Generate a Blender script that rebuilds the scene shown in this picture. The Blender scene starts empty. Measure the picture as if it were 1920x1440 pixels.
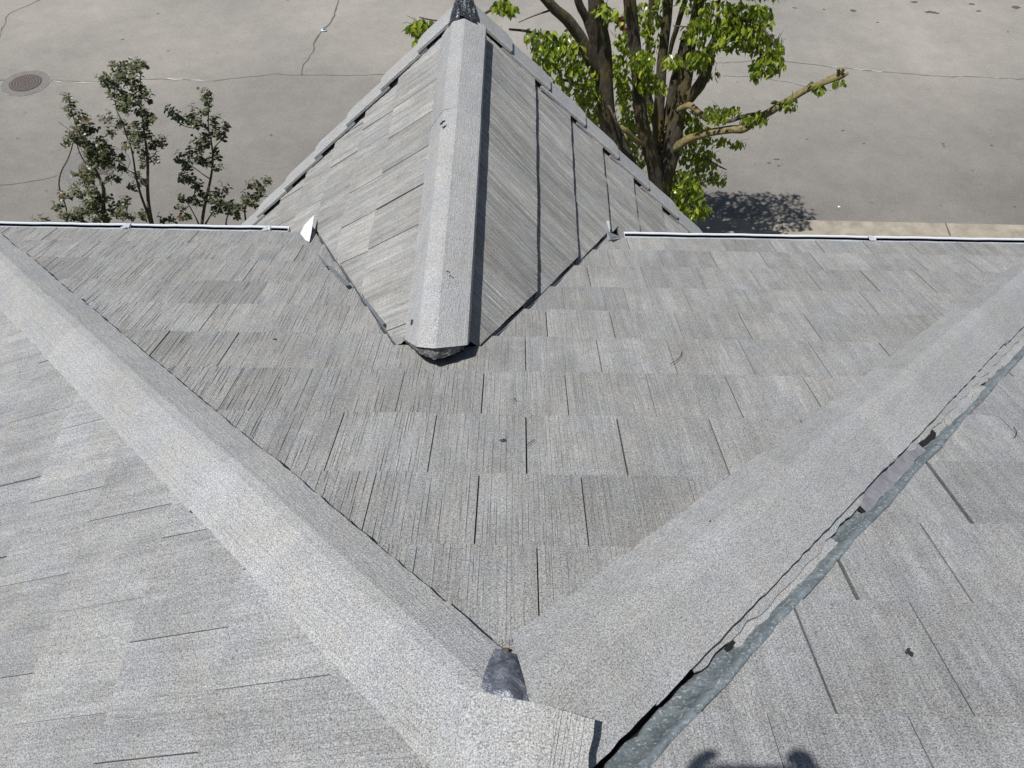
import bpy, bmesh, math, random
from mathutils import Vector, Matrix
R = math.radians
C = bpy.context.scene
COL = C.collection
rnd = random.Random(11)

# ------------------------------------------------------------------ camera, world, sun, exposure
CF, CP, CY, CR, CZ = 1560.14, 0.89187, -0.0041726, 0.0194037, 1.47619
F0 = Vector((0, math.cos(CP), -math.sin(CP))); U0 = Vector((0, math.sin(CP), math.cos(CP))); R0 = Vector((1, 0, 0))
cr, sr = math.cos(CR), math.sin(CR)
RZ = Matrix.Rotation(CY, 3, 'Z')
VR = RZ @ (cr*R0 + sr*U0); VU = RZ @ (-sr*R0 + cr*U0); VF = RZ @ F0
CAM = Vector((0, 0, CZ))
cd = bpy.data.cameras.new('camera'); cam = bpy.data.objects.new('camera', cd); COL.objects.link(cam)
cam.matrix_world = Matrix(((VR.x, VU.x, -VF.x, CAM.x), (VR.y, VU.y, -VF.y, CAM.y), (VR.z, VU.z, -VF.z, CAM.z), (0, 0, 0, 1)))
cd.sensor_width = 36; cd.lens = 36*CF/1920; cd.clip_start = 0.03; cd.clip_end = 600
C.camera = cam

SUN = Vector((0.286, 0.246, -0.93)).normalized()          # the way the light travels
el = math.asin(-SUN.z); az = math.atan2(-SUN.x, -SUN.y)
w = bpy.data.worlds.new('World'); C.world = w; w.use_nodes = True
nt = w.node_tree; nt.nodes.clear()
sky = nt.nodes.new('ShaderNodeTexSky'); sky.sky_type = 'NISHITA'; sky.sun_disc = False
sky.sun_elevation = el; sky.sun_rotation = az
bg = nt.nodes.new('ShaderNodeBackground'); bg.inputs[1].default_value = 0.05
wo = nt.nodes.new('ShaderNodeOutputWorld'); nt.links.new(sky.outputs[0], bg.inputs[0]); nt.links.new(bg.outputs[0], wo.inputs[0])
sl = bpy.data.lights.new('sun', 'SUN'); sl.energy = 4.4; sl.angle = R(0.53); sl.color = (1.0, 0.972, 0.925)
so = bpy.data.objects.new('sun', sl); COL.objects.link(so); so.rotation_euler = SUN.to_track_quat('-Z', 'Y').to_euler(); so.location = (-3, -3, 12)
C.view_settings.view_transform = 'Standard'; C.view_settings.look = 'None'; C.view_settings.gamma = 1; C.view_settings.exposure = 0.0
C.cycles.max_bounces = 5

# ------------------------------------------------------------------ helpers
def ray(px, py): return VF + VR*((px-960)/CF) + VU*((720-py)/CF)
def at(px, py, Y):                                          # point of a pixel of the survey photo at world depth Y
    d = ray(px, py); return CAM + d*(Y/d.y)
def on(px, py, n, k):                                       # ... or on the plane n.p = k
    d = ray(px, py); return CAM + d*((k - n.dot(CAM))/n.dot(d))
def link(name, me, mat=None, parent=None, label=None, cat=None, group=None, kind=None):
    o = bpy.data.objects.new(name, me); COL.objects.link(o)
    if mat is not None:
        for m in (mat if isinstance(mat, (list, tuple)) else [mat]): me.materials.append(m)
    if parent is not None: o.parent = parent
    tag(o, label, cat, group, kind); return o
def tag(o, label=None, cat=None, group=None, kind=None):
    if label: o['label'] = label
    if cat: o['category'] = cat
    if group: o['group'] = group
    if kind: o['kind'] = kind
def empty(name, loc, label, cat, group=None):
    o = bpy.data.objects.new(name, None); COL.objects.link(o); o.location = loc; tag(o, label, cat, group)
    o.empty_display_size = .2; return o
def setpar(o, p):
    o.parent = p; o.matrix_parent_inverse = Matrix.Translation(-p.location)

class MB:
    """vertex/face collector with uv and a per-face tone"""
    def __init__(s): s.v = []; s.f = []; s.uv = []; s.t = []; s.m = []
    def grid(s, pts, uvs, tone=.5, flip=False, mi=0):
        n = len(pts); m = len(pts[0]); b = len(s.v)
        for i in range(n):
            for j in range(m): s.v.append(tuple(pts[i][j]))
        for i in range(n-1):
            for j in range(m-1):
                q = [(i, j), (i+1, j), (i+1, j+1), (i, j+1)]
                if flip: q.reverse()
                s.f.append([b + a*m + c for a, c in q]); s.uv.append([uvs[a][c] for a, c in q]); s.t.append(tone); s.m.append(mi)
    def face(s, pts, uv=None, tone=.5, mi=0):
        b = len(s.v); s.v += [tuple(p) for p in pts]; s.f.append(list(range(b, b+len(pts))))
        s.uv.append(uv or [(p[0], p[1]) for p in pts]); s.t.append(tone); s.m.append(mi)
    def box(s, o, a, b, c, tone=.5, mi=0):
        """box from corner o with edge vectors a,b,c"""
        o, a, b, c = map(Vector, (o, a, b, c))
        if a.cross(b).dot(c) < 0: a, b = b, a
        P = [o, o+a, o+a+b, o+b, o+c, o+a+c, o+a+b+c, o+b+c]
        la, lb, lc = a.length, b.length, c.length
        for idx, (x, y) in (((3, 2, 1, 0), (la, lb)), ((4, 5, 6, 7), (la, lb)), ((0, 1, 5, 4), (la, lc)), ((1, 2, 6, 5), (lb, lc)), ((2, 3, 7, 6), (la, lc)), ((3, 0, 4, 7), (lb, lc))):
            s.face([P[i] for i in idx], [(0, 0), (x, 0), (x, y), (0, y)], tone, mi)
    def tube(s, pts, rads, n=8, tone=.5, wob=0, cap=True, rr=None, mi=0):
        rows = []; uvs = []; L = 0
        up = Vector((0, 0, 1)); prev = None
        for i, p in enumerate(pts):
            p = Vector(p)
            a = Vector(pts[max(i-1, 0)]); b = Vector(pts[min(i+1, len(pts)-1)]); t = (b-a)
            t = t.normalized() if t.length > 1e-9 else Vector((0, 0, 1))
            if prev is None:
                x = t.cross(Vector((0.3, 1, 0.2))).normalized()
            else:
                x = (prev - t*prev.dot(t)).normalized()
            prev = x; y = t.cross(x)
            if i: L += (p-Vector(pts[i-1])).length
            row = []
            for k in range(n+1):
                an = 2*math.pi*(k % n)/n
                r_ = rads[i]*(1 + (wob*math.sin(3*an+i*.9) + wob*.7*math.sin(5*an-i*1.7) if wob else 0))
                row.append(p + (x*math.cos(an)+y*math.sin(an))*r_)
            rows.append(row); uvs.append([(k/n*2*math.pi*max(rads[0], .001), L) for k in range(n+1)])
        s.grid(rows, uvs, tone, flip=True, mi=mi)
        if cap:
            s.face([rows[0][k] for k in range(n)][::-1], None, tone, mi); s.face([rows[-1][k] for k in range(n)], None, tone, mi)
    def mesh(s, name, smooth=False):
        me = bpy.data.meshes.new(name); me.from_pydata(s.v, [], s.f); me.update()
        uvl = me.uv_layers.new(name='UVMap'); ta = me.attributes.new('tone', 'FLOAT', 'FACE')
        flat = [c for q in s.uv for p in q for c in p]
        uvl.data.foreach_set('uv', flat); ta.data.foreach_set('value', s.t)
        me.polygons.foreach_set('material_index', s.m)
        if smooth: me.polygons.foreach_set('use_smooth', [True]*len(s.f))
        me.update(); return me
    def cut(s, planes):
        """clip against planes (point, normal): what lies on the normal's side is removed. Returns a MB"""
        if not s.f: return s
        me = s.mesh('tmp'); bm = bmesh.new(); bm.from_mesh(me)
        for co, no in planes:
            bmesh.ops.bisect_plane(bm, geom=bm.verts[:]+bm.edges[:]+bm.faces[:], dist=1e-6, plane_co=co, plane_no=no, clear_outer=True)
        r = MB(); uvl = bm.loops.layers.uv[0]; tl = bm.faces.layers.float['tone']
        bm.verts.index_update()
        r.v = [tuple(v.co) for v in bm.verts]
        for f in bm.faces:
            r.f.append([v.index for v in f.verts]); r.uv.append([tuple(l[uvl].uv) for l in f.loops]); r.t.append(f[tl]); r.m.append(f.material_index)
        bm.free(); bpy.data.meshes.remove(me); return r
    def add(s, o):
        b = len(s.v); s.v += o.v; s.f += [[i+b for i in f] for f in o.f]; s.uv += o.uv; s.t += o.t; s.m += o.m

# ------------------------------------------------------------------ materials
def newmat(name):
    m = bpy.data.materials.new(name); m.use_nodes = True; n = m.node_tree; n.nodes.clear()
    out = n.nodes.new('ShaderNodeOutputMaterial'); b = n.nodes.new('ShaderNodeBsdfPrincipled'); n.links.new(b.outputs[0], out.inputs[0])
    return m, n, b
class NG:
    def __init__(s, n): s.n = n
    def node(s, t, **kw):
        x = s.n.nodes.new(t)
        for k, v in kw.items(): setattr(x, k, v)
        return x
    def L(s, a, b): s.n.links.new(a, b)
    def noise(s, vec, scale, detail=2, rough=.5, dist=0):
        x = s.node('ShaderNodeTexNoise'); x.inputs['Scale'].default_value = scale; x.inputs['Detail'].default_value = detail
        x.inputs['Roughness'].default_value = rough; x.inputs['Distortion'].default_value = dist
        if vec is not None: s.L(vec, x.inputs['Vector'])
        return x.outputs[0]
    def voro(s, vec, scale, feature='F1'):
        x = s.node('ShaderNodeTexVoronoi'); x.feature = feature; x.inputs['Scale'].default_value = scale
        if vec is not None: s.L(vec, x.inputs['Vector'])
        return x
    def maprange(s, v, a, b, c, d):
        x = s.node('ShaderNodeMapRange'); x.inputs[1].default_value = a; x.inputs[2].default_value = b; x.inputs[3].default_value = c; x.inputs[4].default_value = d
        s.L(v, x.inputs[0]); return x.outputs[0]
    def math(s, op, a, b=None):
        x = s.node('ShaderNodeMath'); x.operation = op
        for i, q in enumerate((a, b)):
            if q is None: continue
            if isinstance(q, (int, float)): x.inputs[i].default_value = q
            else: s.L(q, x.inputs[i])
        return x.outputs[0]
    def mix(s, f, a, b, mode='MIX'):
        x = s.node('ShaderNodeMix'); x.data_type = 'RGBA'; x.blend_type = mode
        for i, q in ((0, f), (6, a), (7, b)):
            if isinstance(q, (int, float)): x.inputs[i].default_value = q
            elif isinstance(q, tuple): x.inputs[i].default_value = (*q, 1) if len(q) == 3 else q
            else: s.L(q, x.inputs[i])
        return x.outputs[2]
    def scale(s, vec, sc):
        x = s.node('ShaderNodeMapping'); x.inputs['Scale'].default_value = sc; s.L(vec, x.inputs[0]); return x.outputs[0]
    def bump(s, h, strength, dist, b, prev=None):
        x = s.node('ShaderNodeBump'); x.inputs['Strength'].default_value = strength; x.inputs['Distance'].default_value = dist
        s.L(h, x.inputs['Height'])
        if prev is not None: s.L(prev, x.inputs['Normal'])
        if b is not None: s.L(x.outputs[0], b.inputs['Normal'])
        return x.outputs[0]

def roof_mat(name, base, streak=.5, speck=1.0, scale=230, patch=(0.9, 1.1), streakfreq=70):
    m, n, b = newmat(name); g = NG(n)
    tc = g.node('ShaderNodeTexCoord'); uv = g.node('ShaderNodeUVMap'); uv.uv_map = 'UVMap'
    ob = tc.outputs['Object']
    tone = g.node('ShaderNodeAttribute'); tone.attribute_name = 'tone'
    gr = g.noise(ob, scale, 2, .65)
    gr2 = g.voro(ob, scale*1.25)
    st = g.noise(g.scale(uv.outputs[0], (streakfreq, 2.2, 1)), 1.0, 3, .6)
    st2 = g.noise(g.scale(uv.outputs[0], (streakfreq*3.2, 5, 1)), 1.0, 2, .6)
    big = g.noise(ob, 2.6, 3, .6)
    mid = g.noise(ob, 14, 2, .6)
    v1 = g.maprange(gr, .3, .7, 1-.5*speck, 1+.5*speck)
    v2 = g.maprange(st, .3, .7, 1-.26*streak, 1+.18*streak)
    v3 = g.maprange(st2, .3, .7, 1-.22*streak, 1+.16*streak)
    v4 = g.maprange(big, .3, .7, patch[0], patch[1])
    v5 = g.maprange(mid, .3, .7, .95, 1.05)
    v6 = g.maprange(tone.outputs['Fac'], 0, 1, .83, 1.17)
    # bright mineral glints
    gl = g.maprange(gr2.outputs['Distance'], .0, .2, 1+.75*speck, 1)
    v = v1
    v7 = g.maprange(g.noise(g.scale(uv.outputs[0], (14, 1.6, 1)), 1.0, 3, .6), .32, .68, 1-.15*min(1, streak*2), 1+.12*min(1, streak*2))
    for q in (v2, v3, v4, v5, v6, v7, gl): v = g.math('MULTIPLY', v, q)
    warm = g.noise(ob, 5.5, 3, .6)
    cl = g.mix(g.maprange(warm, .35, .65, 0, 1), (base[0]*1.015, base[1]*1.0, base[2]*.965), (base[0]*.985, base[1]*.998, base[2]*1.02))
    gc = g.node('ShaderNodeCombineColor')
    for i in range(3): g.L(v, gc.inputs[i])
    colr = g.mix(1.0, cl, gc.outputs[0], 'MULTIPLY')
    g.L(colr, b.inputs['Base Color']); b.inputs['Roughness'].default_value = .82
    b.inputs['Specular IOR Level'].default_value = .35
    nb = g.bump(gr, .55, .004, None)
    g.bump(st2, .35*min(1, streak+.3), .003, b, nb)
    return m
BASE = (0.318, 0.318, 0.316)
M_main = roof_mat('weathered_shake', BASE, .45, 1.3, 270)
M_left = roof_mat('weathered_shake_left', (.318, .323, .330), .45, 1.3, 270)
M_gable = roof_mat('weathered_shake_gable', (0.345, .343, .336), .8, 1.15, 270, streakfreq=46)
M_cap = roof_mat('granule_cap', (0.378, .382, .388), .06, 1.3, 300, (.93, 1.06))
def simple(name, col, rough=.7, metal=0, bumpk=None, var=None, spec=.5, vscale=8):
    m, n, b = newmat(name); g = NG(n); tc = g.node('ShaderNodeTexCoord')
    b.inputs['Base Color'].default_value = (*col, 1); b.inputs['Roughness'].default_value = rough; b.inputs['Metallic'].default_value = metal
    b.inputs['Specular IOR Level'].default_value = spec
    if var:
        nz = g.noise(tc.outputs['Object'], vscale, 4, .65)
        g.L(g.mix(g.maprange(nz, .3, .7, 0, 1), col, var), b.inputs['Base Color'])
    if bumpk: g.bump(g.noise(tc.outputs['Object'], bumpk[0], 4, .6), bumpk[1], bumpk[2], b)
    return m
M_felt = simple('roofing_felt', (.012, .012, .013), .9)
M_under = simple('tile_underside', (.05, .048, .045), .9)
M_white = simple('white_enamel', (.62, .66, .72), .4, 0, None, (.45, .48, .53), vscale=14)
M_gutin = simple('gutter_dirt_shade', (.035, .033, .032), .9, 0, (60, .4, .01), (.015, .014, .014))  # near-black colour holds the shade inside the gutter as well as dirt
M_stucco = simple('stucco', (.42, .38, .31), .9, 0, (120, .4, .004), (.38, .34, .28))
M_mastic = simple('mastic', (.075, .078, .088), .4, 0, (60, .9, .02), (.26, .26, .27), vscale=70)

def lead_mat(name, a, b_, c_, metal=.55, rough=.42, sc=14):
    m, n, b = newmat(name); g = NG(n); tc = g.node('ShaderNodeTexCoord'); ob = tc.outputs['Object']
    n1 = g.noise(ob, sc, 5, .65, 1.0); n2 = g.noise(ob, sc*7, 3, .7, .5)
    x = g.mix(g.maprange(n1, .35, .62, 0, 1), a, b_)
    x = g.mix(g.maprange(n2, .55, .68, 0, .8), x, c_)  # pale flecks put the highlights of the lead into its colour
    g.L(x, b.inputs['Base Color']); b.inputs['Metallic'].default_value = metal
    g.L(g.maprange(n2, .3, .7, rough-.12, rough+.2), b.inputs['Roughness'])
    nb = g.bump(n1, .5, .012, None); g.bump(n2, .6, .004, b, nb)
    return m
M_lead = lead_mat('weathered_lead', (.15, .185, .205), (.28, .325, .35), (.66, .71, .73), .2, .38, 16)
M_lead2 = lead_mat('new_lead', (.11, .12, .155), (.25, .27, .33), (.50, .52, .57), .45, .33, 18)

def asphalt():
    m, n, b = newmat('worn_asphalt'); g = NG(n); tc = g.node('ShaderNodeTexCoord'); ob = tc.outputs['Object']
    base = g.mix(g.maprange(g.noise(ob, .35, 5, .62), .32, .68, 0, 1), (.222, .210, .193), (.306, .286, .260))
    # far lane paler than the strip by the kerb
    sep = g.node('ShaderNodeSeparateXYZ'); g.L(ob, sep.inputs[0])
    yy = g.math('ADD', sep.outputs[1], g.math('MULTIPLY', g.noise(ob, .5, 3, .6), 2.0))
    far = g.maprange(yy, 11.2, 15.5, .74, 1.12)
    x = g.mix(1.0, base, g_comb(g, far), 'MULTIPLY')
    f1 = g.maprange(g.noise(ob, 48, 3, .8), .3, .7, .74, 1.26)
    f2 = g.maprange(g.noise(ob, 3.2, 4, .65), .35, .65, .95, 1.05)
    f3 = g.maprange(g.noise(ob, 16, 4, .7), .35, .65, .95, 1.05)
    vo = g.voro(ob, 34); wh = g.maprange(vo.outputs['Distance'], .0, .09, 1.9, 1)
    for q in (f1, f2, f3, wh): x = g.mix(1.0, x, g_comb(g, q), 'MULTIPLY')
    # small dark blotches
    bl = g.maprange(g.noise(ob, 5.5, 2, .5), .735, .78, 1, .55)
    x = g.mix(1.0, x, g_comb(g, bl), 'MULTIPLY')
    g.L(x, b.inputs['Base Color']); b.inputs['Roughness'].default_value = .85
    g.bump(g.noise(ob, 120, 2, .6), .5, .006, b); return m
def g_comb(g, v):
    c = g.node('ShaderNodeCombineColor')
    for i in range(3): g.L(v, c.inputs[i])
    return c.outputs[0]
M_asph = asphalt()
M_conc = simple('kerb_concrete', (.40, .365, .30), .9, 0, (70, .5, .008), (.24, .21, .17), vscale=5)
M_ring = simple('collar_concrete', (.215, .205, .195), .9, 0, (90, .4, .006), (.165, .16, .155), vscale=9)
M_iron = simple('rusted_iron', (.12, .10, .09), .7, .3, None, (.09, .075, .07), vscale=20)
M_crack = simple('crack_fill', (.13, .12, .11), .9)
M_crackl = simple('crack_dust', (.50, .48, .43), .9)
M_grass = simple('lawn_grass', (.07, .1, .035), .9, 0, (30, .9, .05), (.045, .07, .025), vscale=3)
M_soil = simple('bed_soil', (.10, .075, .055), .95, 0, (30, .9, .05), (.06, .045, .035))

# ------------------------------------------------------------------ roof geometry constants (from the survey fit)
S = 0.439636; TS = math.tan(S); CS = math.cos(S); SS = math.sin(S)
HC = 0.5                    # both hips start from (0, HC)
ZR = -TS*HC
X0, HG, GA = -0.28988, -0.86675, 0.80149      # cross gable ridge x, height, pitch
TG = math.tan(GA); CG = math.cos(GA); SG = math.sin(GA)
PD = 0.13                   # drop of the parallel slope on the right
YE = 4.0774*CS              # eave line y
ZG = -6.52                  # street level
nM = Vector((0, TS, 1)).normalized()
house = empty('house', (0, 1.5, ZG), 'house under a weathered grey shake roof with a steep front gable and white gutters', 'house')
HP = []
def part(name, mb_or_me, mat, parent=None, label=None, smooth=False):
    me = mb_or_me.mesh(name, smooth) if isinstance(mb_or_me, MB) else mb_or_me
    o = link(name, me, mat, None, label)
    setpar(o, parent or house)
    if parent is not None and parent is not house:
        o.matrix_parent_inverse = parent.matrix_world.inverted() if False else Matrix.Identity(4)
    return o

# frames: (u across, v down the slope, h off the slope) -> world
def fr_main(u, v, h): return Vector((u, v*CS, -v*SS)) + Vector((0, SS, CS))*h
def fr_right(u, v, h): return Vector((u, v*CS, -v*SS - PD)) + Vector((0, SS, CS))*h
def fr_left(u, v, h): return Vector((-v*CS, u, ZR - v*SS)) + Vector((-SS, 0, CS))*h           # u = world y
def fr_gl(u, v, h): return Vector((X0 - v*CG, u, HG - v*SG)) + Vector((-SG, 0, CG))*h
def fr_gr(u, v, h): return Vector((X0 + v*CG, u, HG - v*SG)) + Vector((SG, 0, CG))*h

def tile(mb, fr, u0, u1, v0, v1, lap=.05, tone=.5, top=.003, butt=.024, th=.019, sgn=1, skew=0, amp=.0027, gap=.003, rough=1.0, nseg=5, tilt=0):
    """one shake: slab with an uneven saw-toothed grain. sgn: which way the steep faces of the grain look"""
    W = u1-u0
    us = [0.0]; 
    while us[-1] < W-.024: us.append(us[-1] + rnd.uniform(.005, .019))
    us[-1] = W
    vs = [v0-lap] + [v0 + (v1-v0)*i/(nseg-1) for i in range(nseg)]
    vs[-1] += rnd.uniform(-.003, .003)
    steps = [[(rnd.random()**1.5)*amp*rough*(0 if rnd.random() < .25 else 1) for _ in vs] for _ in us]
    cols = []                                         # (u, heights per v)
    n = len(us)
    edl, edr = gap if isinstance(gap, tuple) else (gap, gap)
    wav = rnd.uniform(0, 6)
    for i, u in enumerate(us):
        uu = min(max(u, edl), W-edr)
        if i == 0 or i == n-1:
            cols.append((uu, [0]*len(vs)))
        else:
            hi = steps[i]
            a, b_ = (uu-.0005, uu+.0012) if sgn > 0 else (uu-.0012, uu+.0005)
            if sgn > 0: cols.append((a, hi)); cols.append((b_, [-x*.55 for x in hi]))
            else: cols.append((a, [-x*.55 for x in hi])); cols.append((b_, hi))
    ox, oy = rnd.uniform(0, 50), rnd.uniform(0, 50)
    tl = rnd.uniform(-.003, .003) + tilt
    pts = []; uvs = []; low = []
    for j, v in enumerate(vs):
        f = (v-v0)/(v1-v0); hb = top + (butt-top)*f
        row = []; ur = []; lr = []
        for (u, hs) in cols:
            hh = hb + hs[j] + tl*(u/W-.5)*max(f, 0) + .0012*math.sin(wav+u*25)
            uu = u0+u + skew*(v-v0)
            row.append(fr(uu, v, hh)); lr.append(fr(uu, v, hb-th)); ur.append((u+ox, v+oy))
        pts.append(row); uvs.append(ur); low.append(lr)
    # orientation check
    e1 = pts[0][-1]-pts[0][0]; e2 = pts[-1][0]-pts[0][0]; nrm = fr(u0, v0, 1)-fr(u0, v0, 0)
    flip = e2.cross(e1).dot(nrm) < 0
    mb.grid(pts, uvs, tone, flip=flip)
    # sides and butt
    for side, fl in ((0, flip), (-1, not flip)):
        mb.grid([[r_[side] for r_ in pts], [r_[side] for r_ in low]], [[(.0, v) for v in vs], [(.02, v) for v in vs]], tone*.9, flip=not fl)
    mb.grid([pts[-1], low[-1]], [uvs[-1], [(a, b+.02) for a, b in uvs[-1]]], tone*.9, flip=flip)

def course(mb_for, fr, v0, v1, ua, ub, width, phase, **kw):
    k0 = math.floor((ua-phase)/width)
    u = phase + k0*width
    edges = []
    while u < ub+width: edges.append(u + rnd.uniform(-.005, .005)); u += width
    wide = kw.pop('wide', False); bigs = kw.pop('bigs', ())
    for a, b in zip(edges[:-1], edges[1:]):
        mb = mb_for(a, b, v0, v1)
        if mb is None: continue
        gp = rnd.choice([.0008, .001, .0014, .002, .0028])
        for bv, bu, bg in bigs:
            if abs(v0-bv) < .02 and abs(a-bu) < .03: gp = (bg, .001)
        if wide: gp = rnd.choice([.001, .0015, .003, .004, .006]); kw['tilt'] = rnd.uniform(-.006, .006)
        tile(mb, fr, a, b, v0 + 0, v1, tone=min(.82, max(.18, rnd.gauss(.5, .17))), gap=gp, **kw)

# ---- main slope, seams and butt lines as surveyed
rowsM = [(.42, .78, .23, .305), (.78, 1.119, .078, .307), (1.119, 1.466, -.087, .306), (1.466, 1.839, .059, .304), (1.839, 2.18, .201, .297), (2.18, 2.52, .056, .290),
         (2.52, 2.836, .148, .287), (2.836, 3.146, .246, .283), (3.146, 3.473, .381, .28), (3.473, 3.768, .516, .275), (3.768, 4.012, .648, .27)]
yap = -HG/TS                                   # where the gable ridge meets the slope
# valley lines in plan: -TS*y = HG - TG*|x-X0|  ->  |x-X0| = (HG+TS*y)/TG
YAP2 = 2.20
lowM, leftM, rightM = MB(), MB(), MB()
def pickM(a, b, v0, v1):
    y1 = v1*CS
    if b < -(y1-HC)-.1 or a > (y1-HC)+.1: return None
    if y1 < YAP2: return lowM
    wv = (HG+TS*v0*CS)/TG
    if v0*CS > YAP2 and wv > 0 and a > X0-wv+.02 and b < X0+wv-.02: return None
    return leftM if (a+b)/2 < X0 else rightM
for v0, v1, ph, wd in rowsM:
    course(pickM, fr_main, v0, v1, -3.6, 3.6, wd, ph, sgn=1, amp=.0027 if v0 < 2 else (.0022 if v0 < 3 else .0018))
hipcuts = [(Vector((0, HC, 0)), Vector((-1, -1, 0))), (Vector((0, HC, 0)), Vector((1, -1, 0)))]
k = TS/TG
vl = (Vector((X0, yap, 0)), Vector((1, k, 0)))      # removed where (x-X0) + k*(y-yap) > 0
vr = (Vector((X0, yap, 0)), Vector((-1, k, 0)))
gapv = .012

vl = (vl[0] - vl[1].normalized()*gapv, vl[1].normalized()); vr = (vr[0] - vr[1].normalized()*gapv, vr[1].normalized())
mainm = lowM.cut(hipcuts)
far_ = (Vector((0, YAP2, 0)), Vector((0, -1, 0))); near_ = (Vector((0, YAP2, 0)), Vector((0, 1, 0)))
for mm, vv_ in ((leftM, vl), (rightM, vr)):
    mainm.add(mm.cut(hipcuts+[vv_, far_])); mainm.add(mm.cut(hipcuts+[near_]))
part('roof_slope', mainm, M_main, label='broad front slope of grey shakes between the two hips')
# ---- slope on the left of the left hip
lm = MB()
def pickL(a, b, v0, v1):
    return lm if a < v1*CS + HC + .05 else None
for i in range(-1, 10):
    v0 = .755+.335*(i-0); v1 = v0+.335
    ph = {-1: .98, 0: .84, 1: .67, 2: .81, 3: .935, 4: .715, 5: .86}.get(i, rnd.uniform(0, .3))
    if i == -1: v0 = .02
    if i == -1:
        course(pickL, fr_left, .06, .42, -.9, 4.2, .305, 1.02, sgn=1)
        course(pickL, fr_left, .42, .755, -.9, 4.2, .305, .98, sgn=1); continue
    course(pickL, fr_left, v0, v1, -.9, 4.2, .305, ph, sgn=1, amp=.0026)
lm = lm.cut([(Vector((0, HC, 0)), Vector((1, 1, 0)))])
part('roof_slope', lm, M_left, label='left side slope of grey shakes running down from the left hip')
# ---- parallel slope right of the lead valley
rm = MB()
rowsR = [(-.75, -.41, .1), (-.41, -.07, .25), (-.07, .28, .05), (.28, .637, .573), (.637, 1.01, .735), (1.01, 1.362, .3), (1.362, 1.722, .47), (1.722, 2.06, .59), (2.06, 2.4, .42), (2.4, 2.74, .55), (2.74, 3.08, .4), (3.08, 3.42, .6), (3.42, 3.76, .5), (3.76, 4.09, .6)]
rseams = {4: [.735, 1.045, 1.35, 1.66], 5: [.3, .60, .90, 1.215, 1.53], 6: [1.06, 1.368, 1.675]}
for i, (v0, v1, ph) in enumerate(rowsR):
    course(lambda a, b, c, d: rm if b > d*CS - HC - .3 and b > .1 else None, fr_right, v0, v1, -.5, 4.6, .308, ph, sgn=1, amp=.0024, bigs=((1.01, .916, .009), (1.362, 1.394, .013), (2.06, 2.0, .012), (.637, .735, .004)))
QV = (HC - PD/TS)           # valley line: y - x = QV ; keep x > y - QV + margin
rm = rm.cut([(Vector((0, QV, 0)) + Vector((1, -1, 0)).normalized()*.02, Vector((-1, 1, 0)).normalized()), (Vector((.06, 0, 0)), Vector((-1, 0, 0)))])
part('roof_slope', rm, M_left, label='right hand slope of grey shakes beyond the strip of lead')
# ---- steep gable, two slopes
YR = 4.60
gl, gr = MB(), MB()
def pickG(sgn, mb):
    def f(a, b, v0, v1):
        z = HG - v0*SG
        yv = -z/TS if z > -1.80 else 3.5
        return mb if b > yv-.5 and a < YR+.5 else None
    return f
for i in range(1, 9):
    v0 = .5545+.32*(i-2) if i > 1 else .04; v1 = .5545+.32*(i-1)
    course(pickG(-1, gl), fr_gl, v0, v1, 1.3, 5.0, .30, [.16, .04, .27, .10, .22, .02, .18, .09, .25][i-1], sgn=1, wide=True, skew=.3, butt=.024, amp=.004, lap=.04)
    course(pickG(1, gr), fr_gr, v0, v1, 1.3, 5.0, .30, [.06, .24, .12, .29, .03, .2, .1, .26, .15][i-1], sgn=-1, skew=-.3, butt=.037, top=.001, th=.03, amp=.003, lap=.04)
# trim at the rake, at the valleys and, below the main eave, behind the gutter
def trimg(mb, side):
    n1 = (Vector((0, YR-.02, 0)), Vector((0, 1, 0)))
    d = Vector((side, k, 0)) if side < 0 else Vector((side, k, 0))
    # keep k*(y-yap) + ... > 0 : outside removed means in front of the valley
    nn = Vector((side, -k, 0)).normalized() if side > 0 else Vector((side, -k, 0)).normalized()
    hi = mb.cut([n1, (Vector((0, YAP2, 0)), Vector((0, -1, 0))), (Vector((X0+side*.03, 0, 0)), Vector((-side, 0, 0))), (Vector((X0, yap, 0)), nn), (Vector((0, 0, -1.80)), Vector((0, 0, -1)))])
    lo = mb.cut([n1, (Vector((0, 0, -1.80)), Vector((0, 0, 1))), (Vector((0, YE+.17, 0)), Vector((0, -1, 0)))])
    lo.add(mb.cut([n1, (Vector((0, 0, -1.80)), Vector((0, 0, 1))), (Vector((0, 0, -1.875)), Vector((0, 0, -1))), (Vector((0, YE-.03, 0)), Vector((0, -1, 0))), (Vector((0, YE+.17, 0)), Vector((0, 1, 0)))]))
    hi.add(lo); return hi
part('gable_roof_slope', trimg(gl, -1), M_gable, label='sunlit left slope of the front gable')
part('gable_roof_slope', trimg(gr, 1), M_gable, label='shadier right slope of the front gable with dark course lines')

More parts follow.
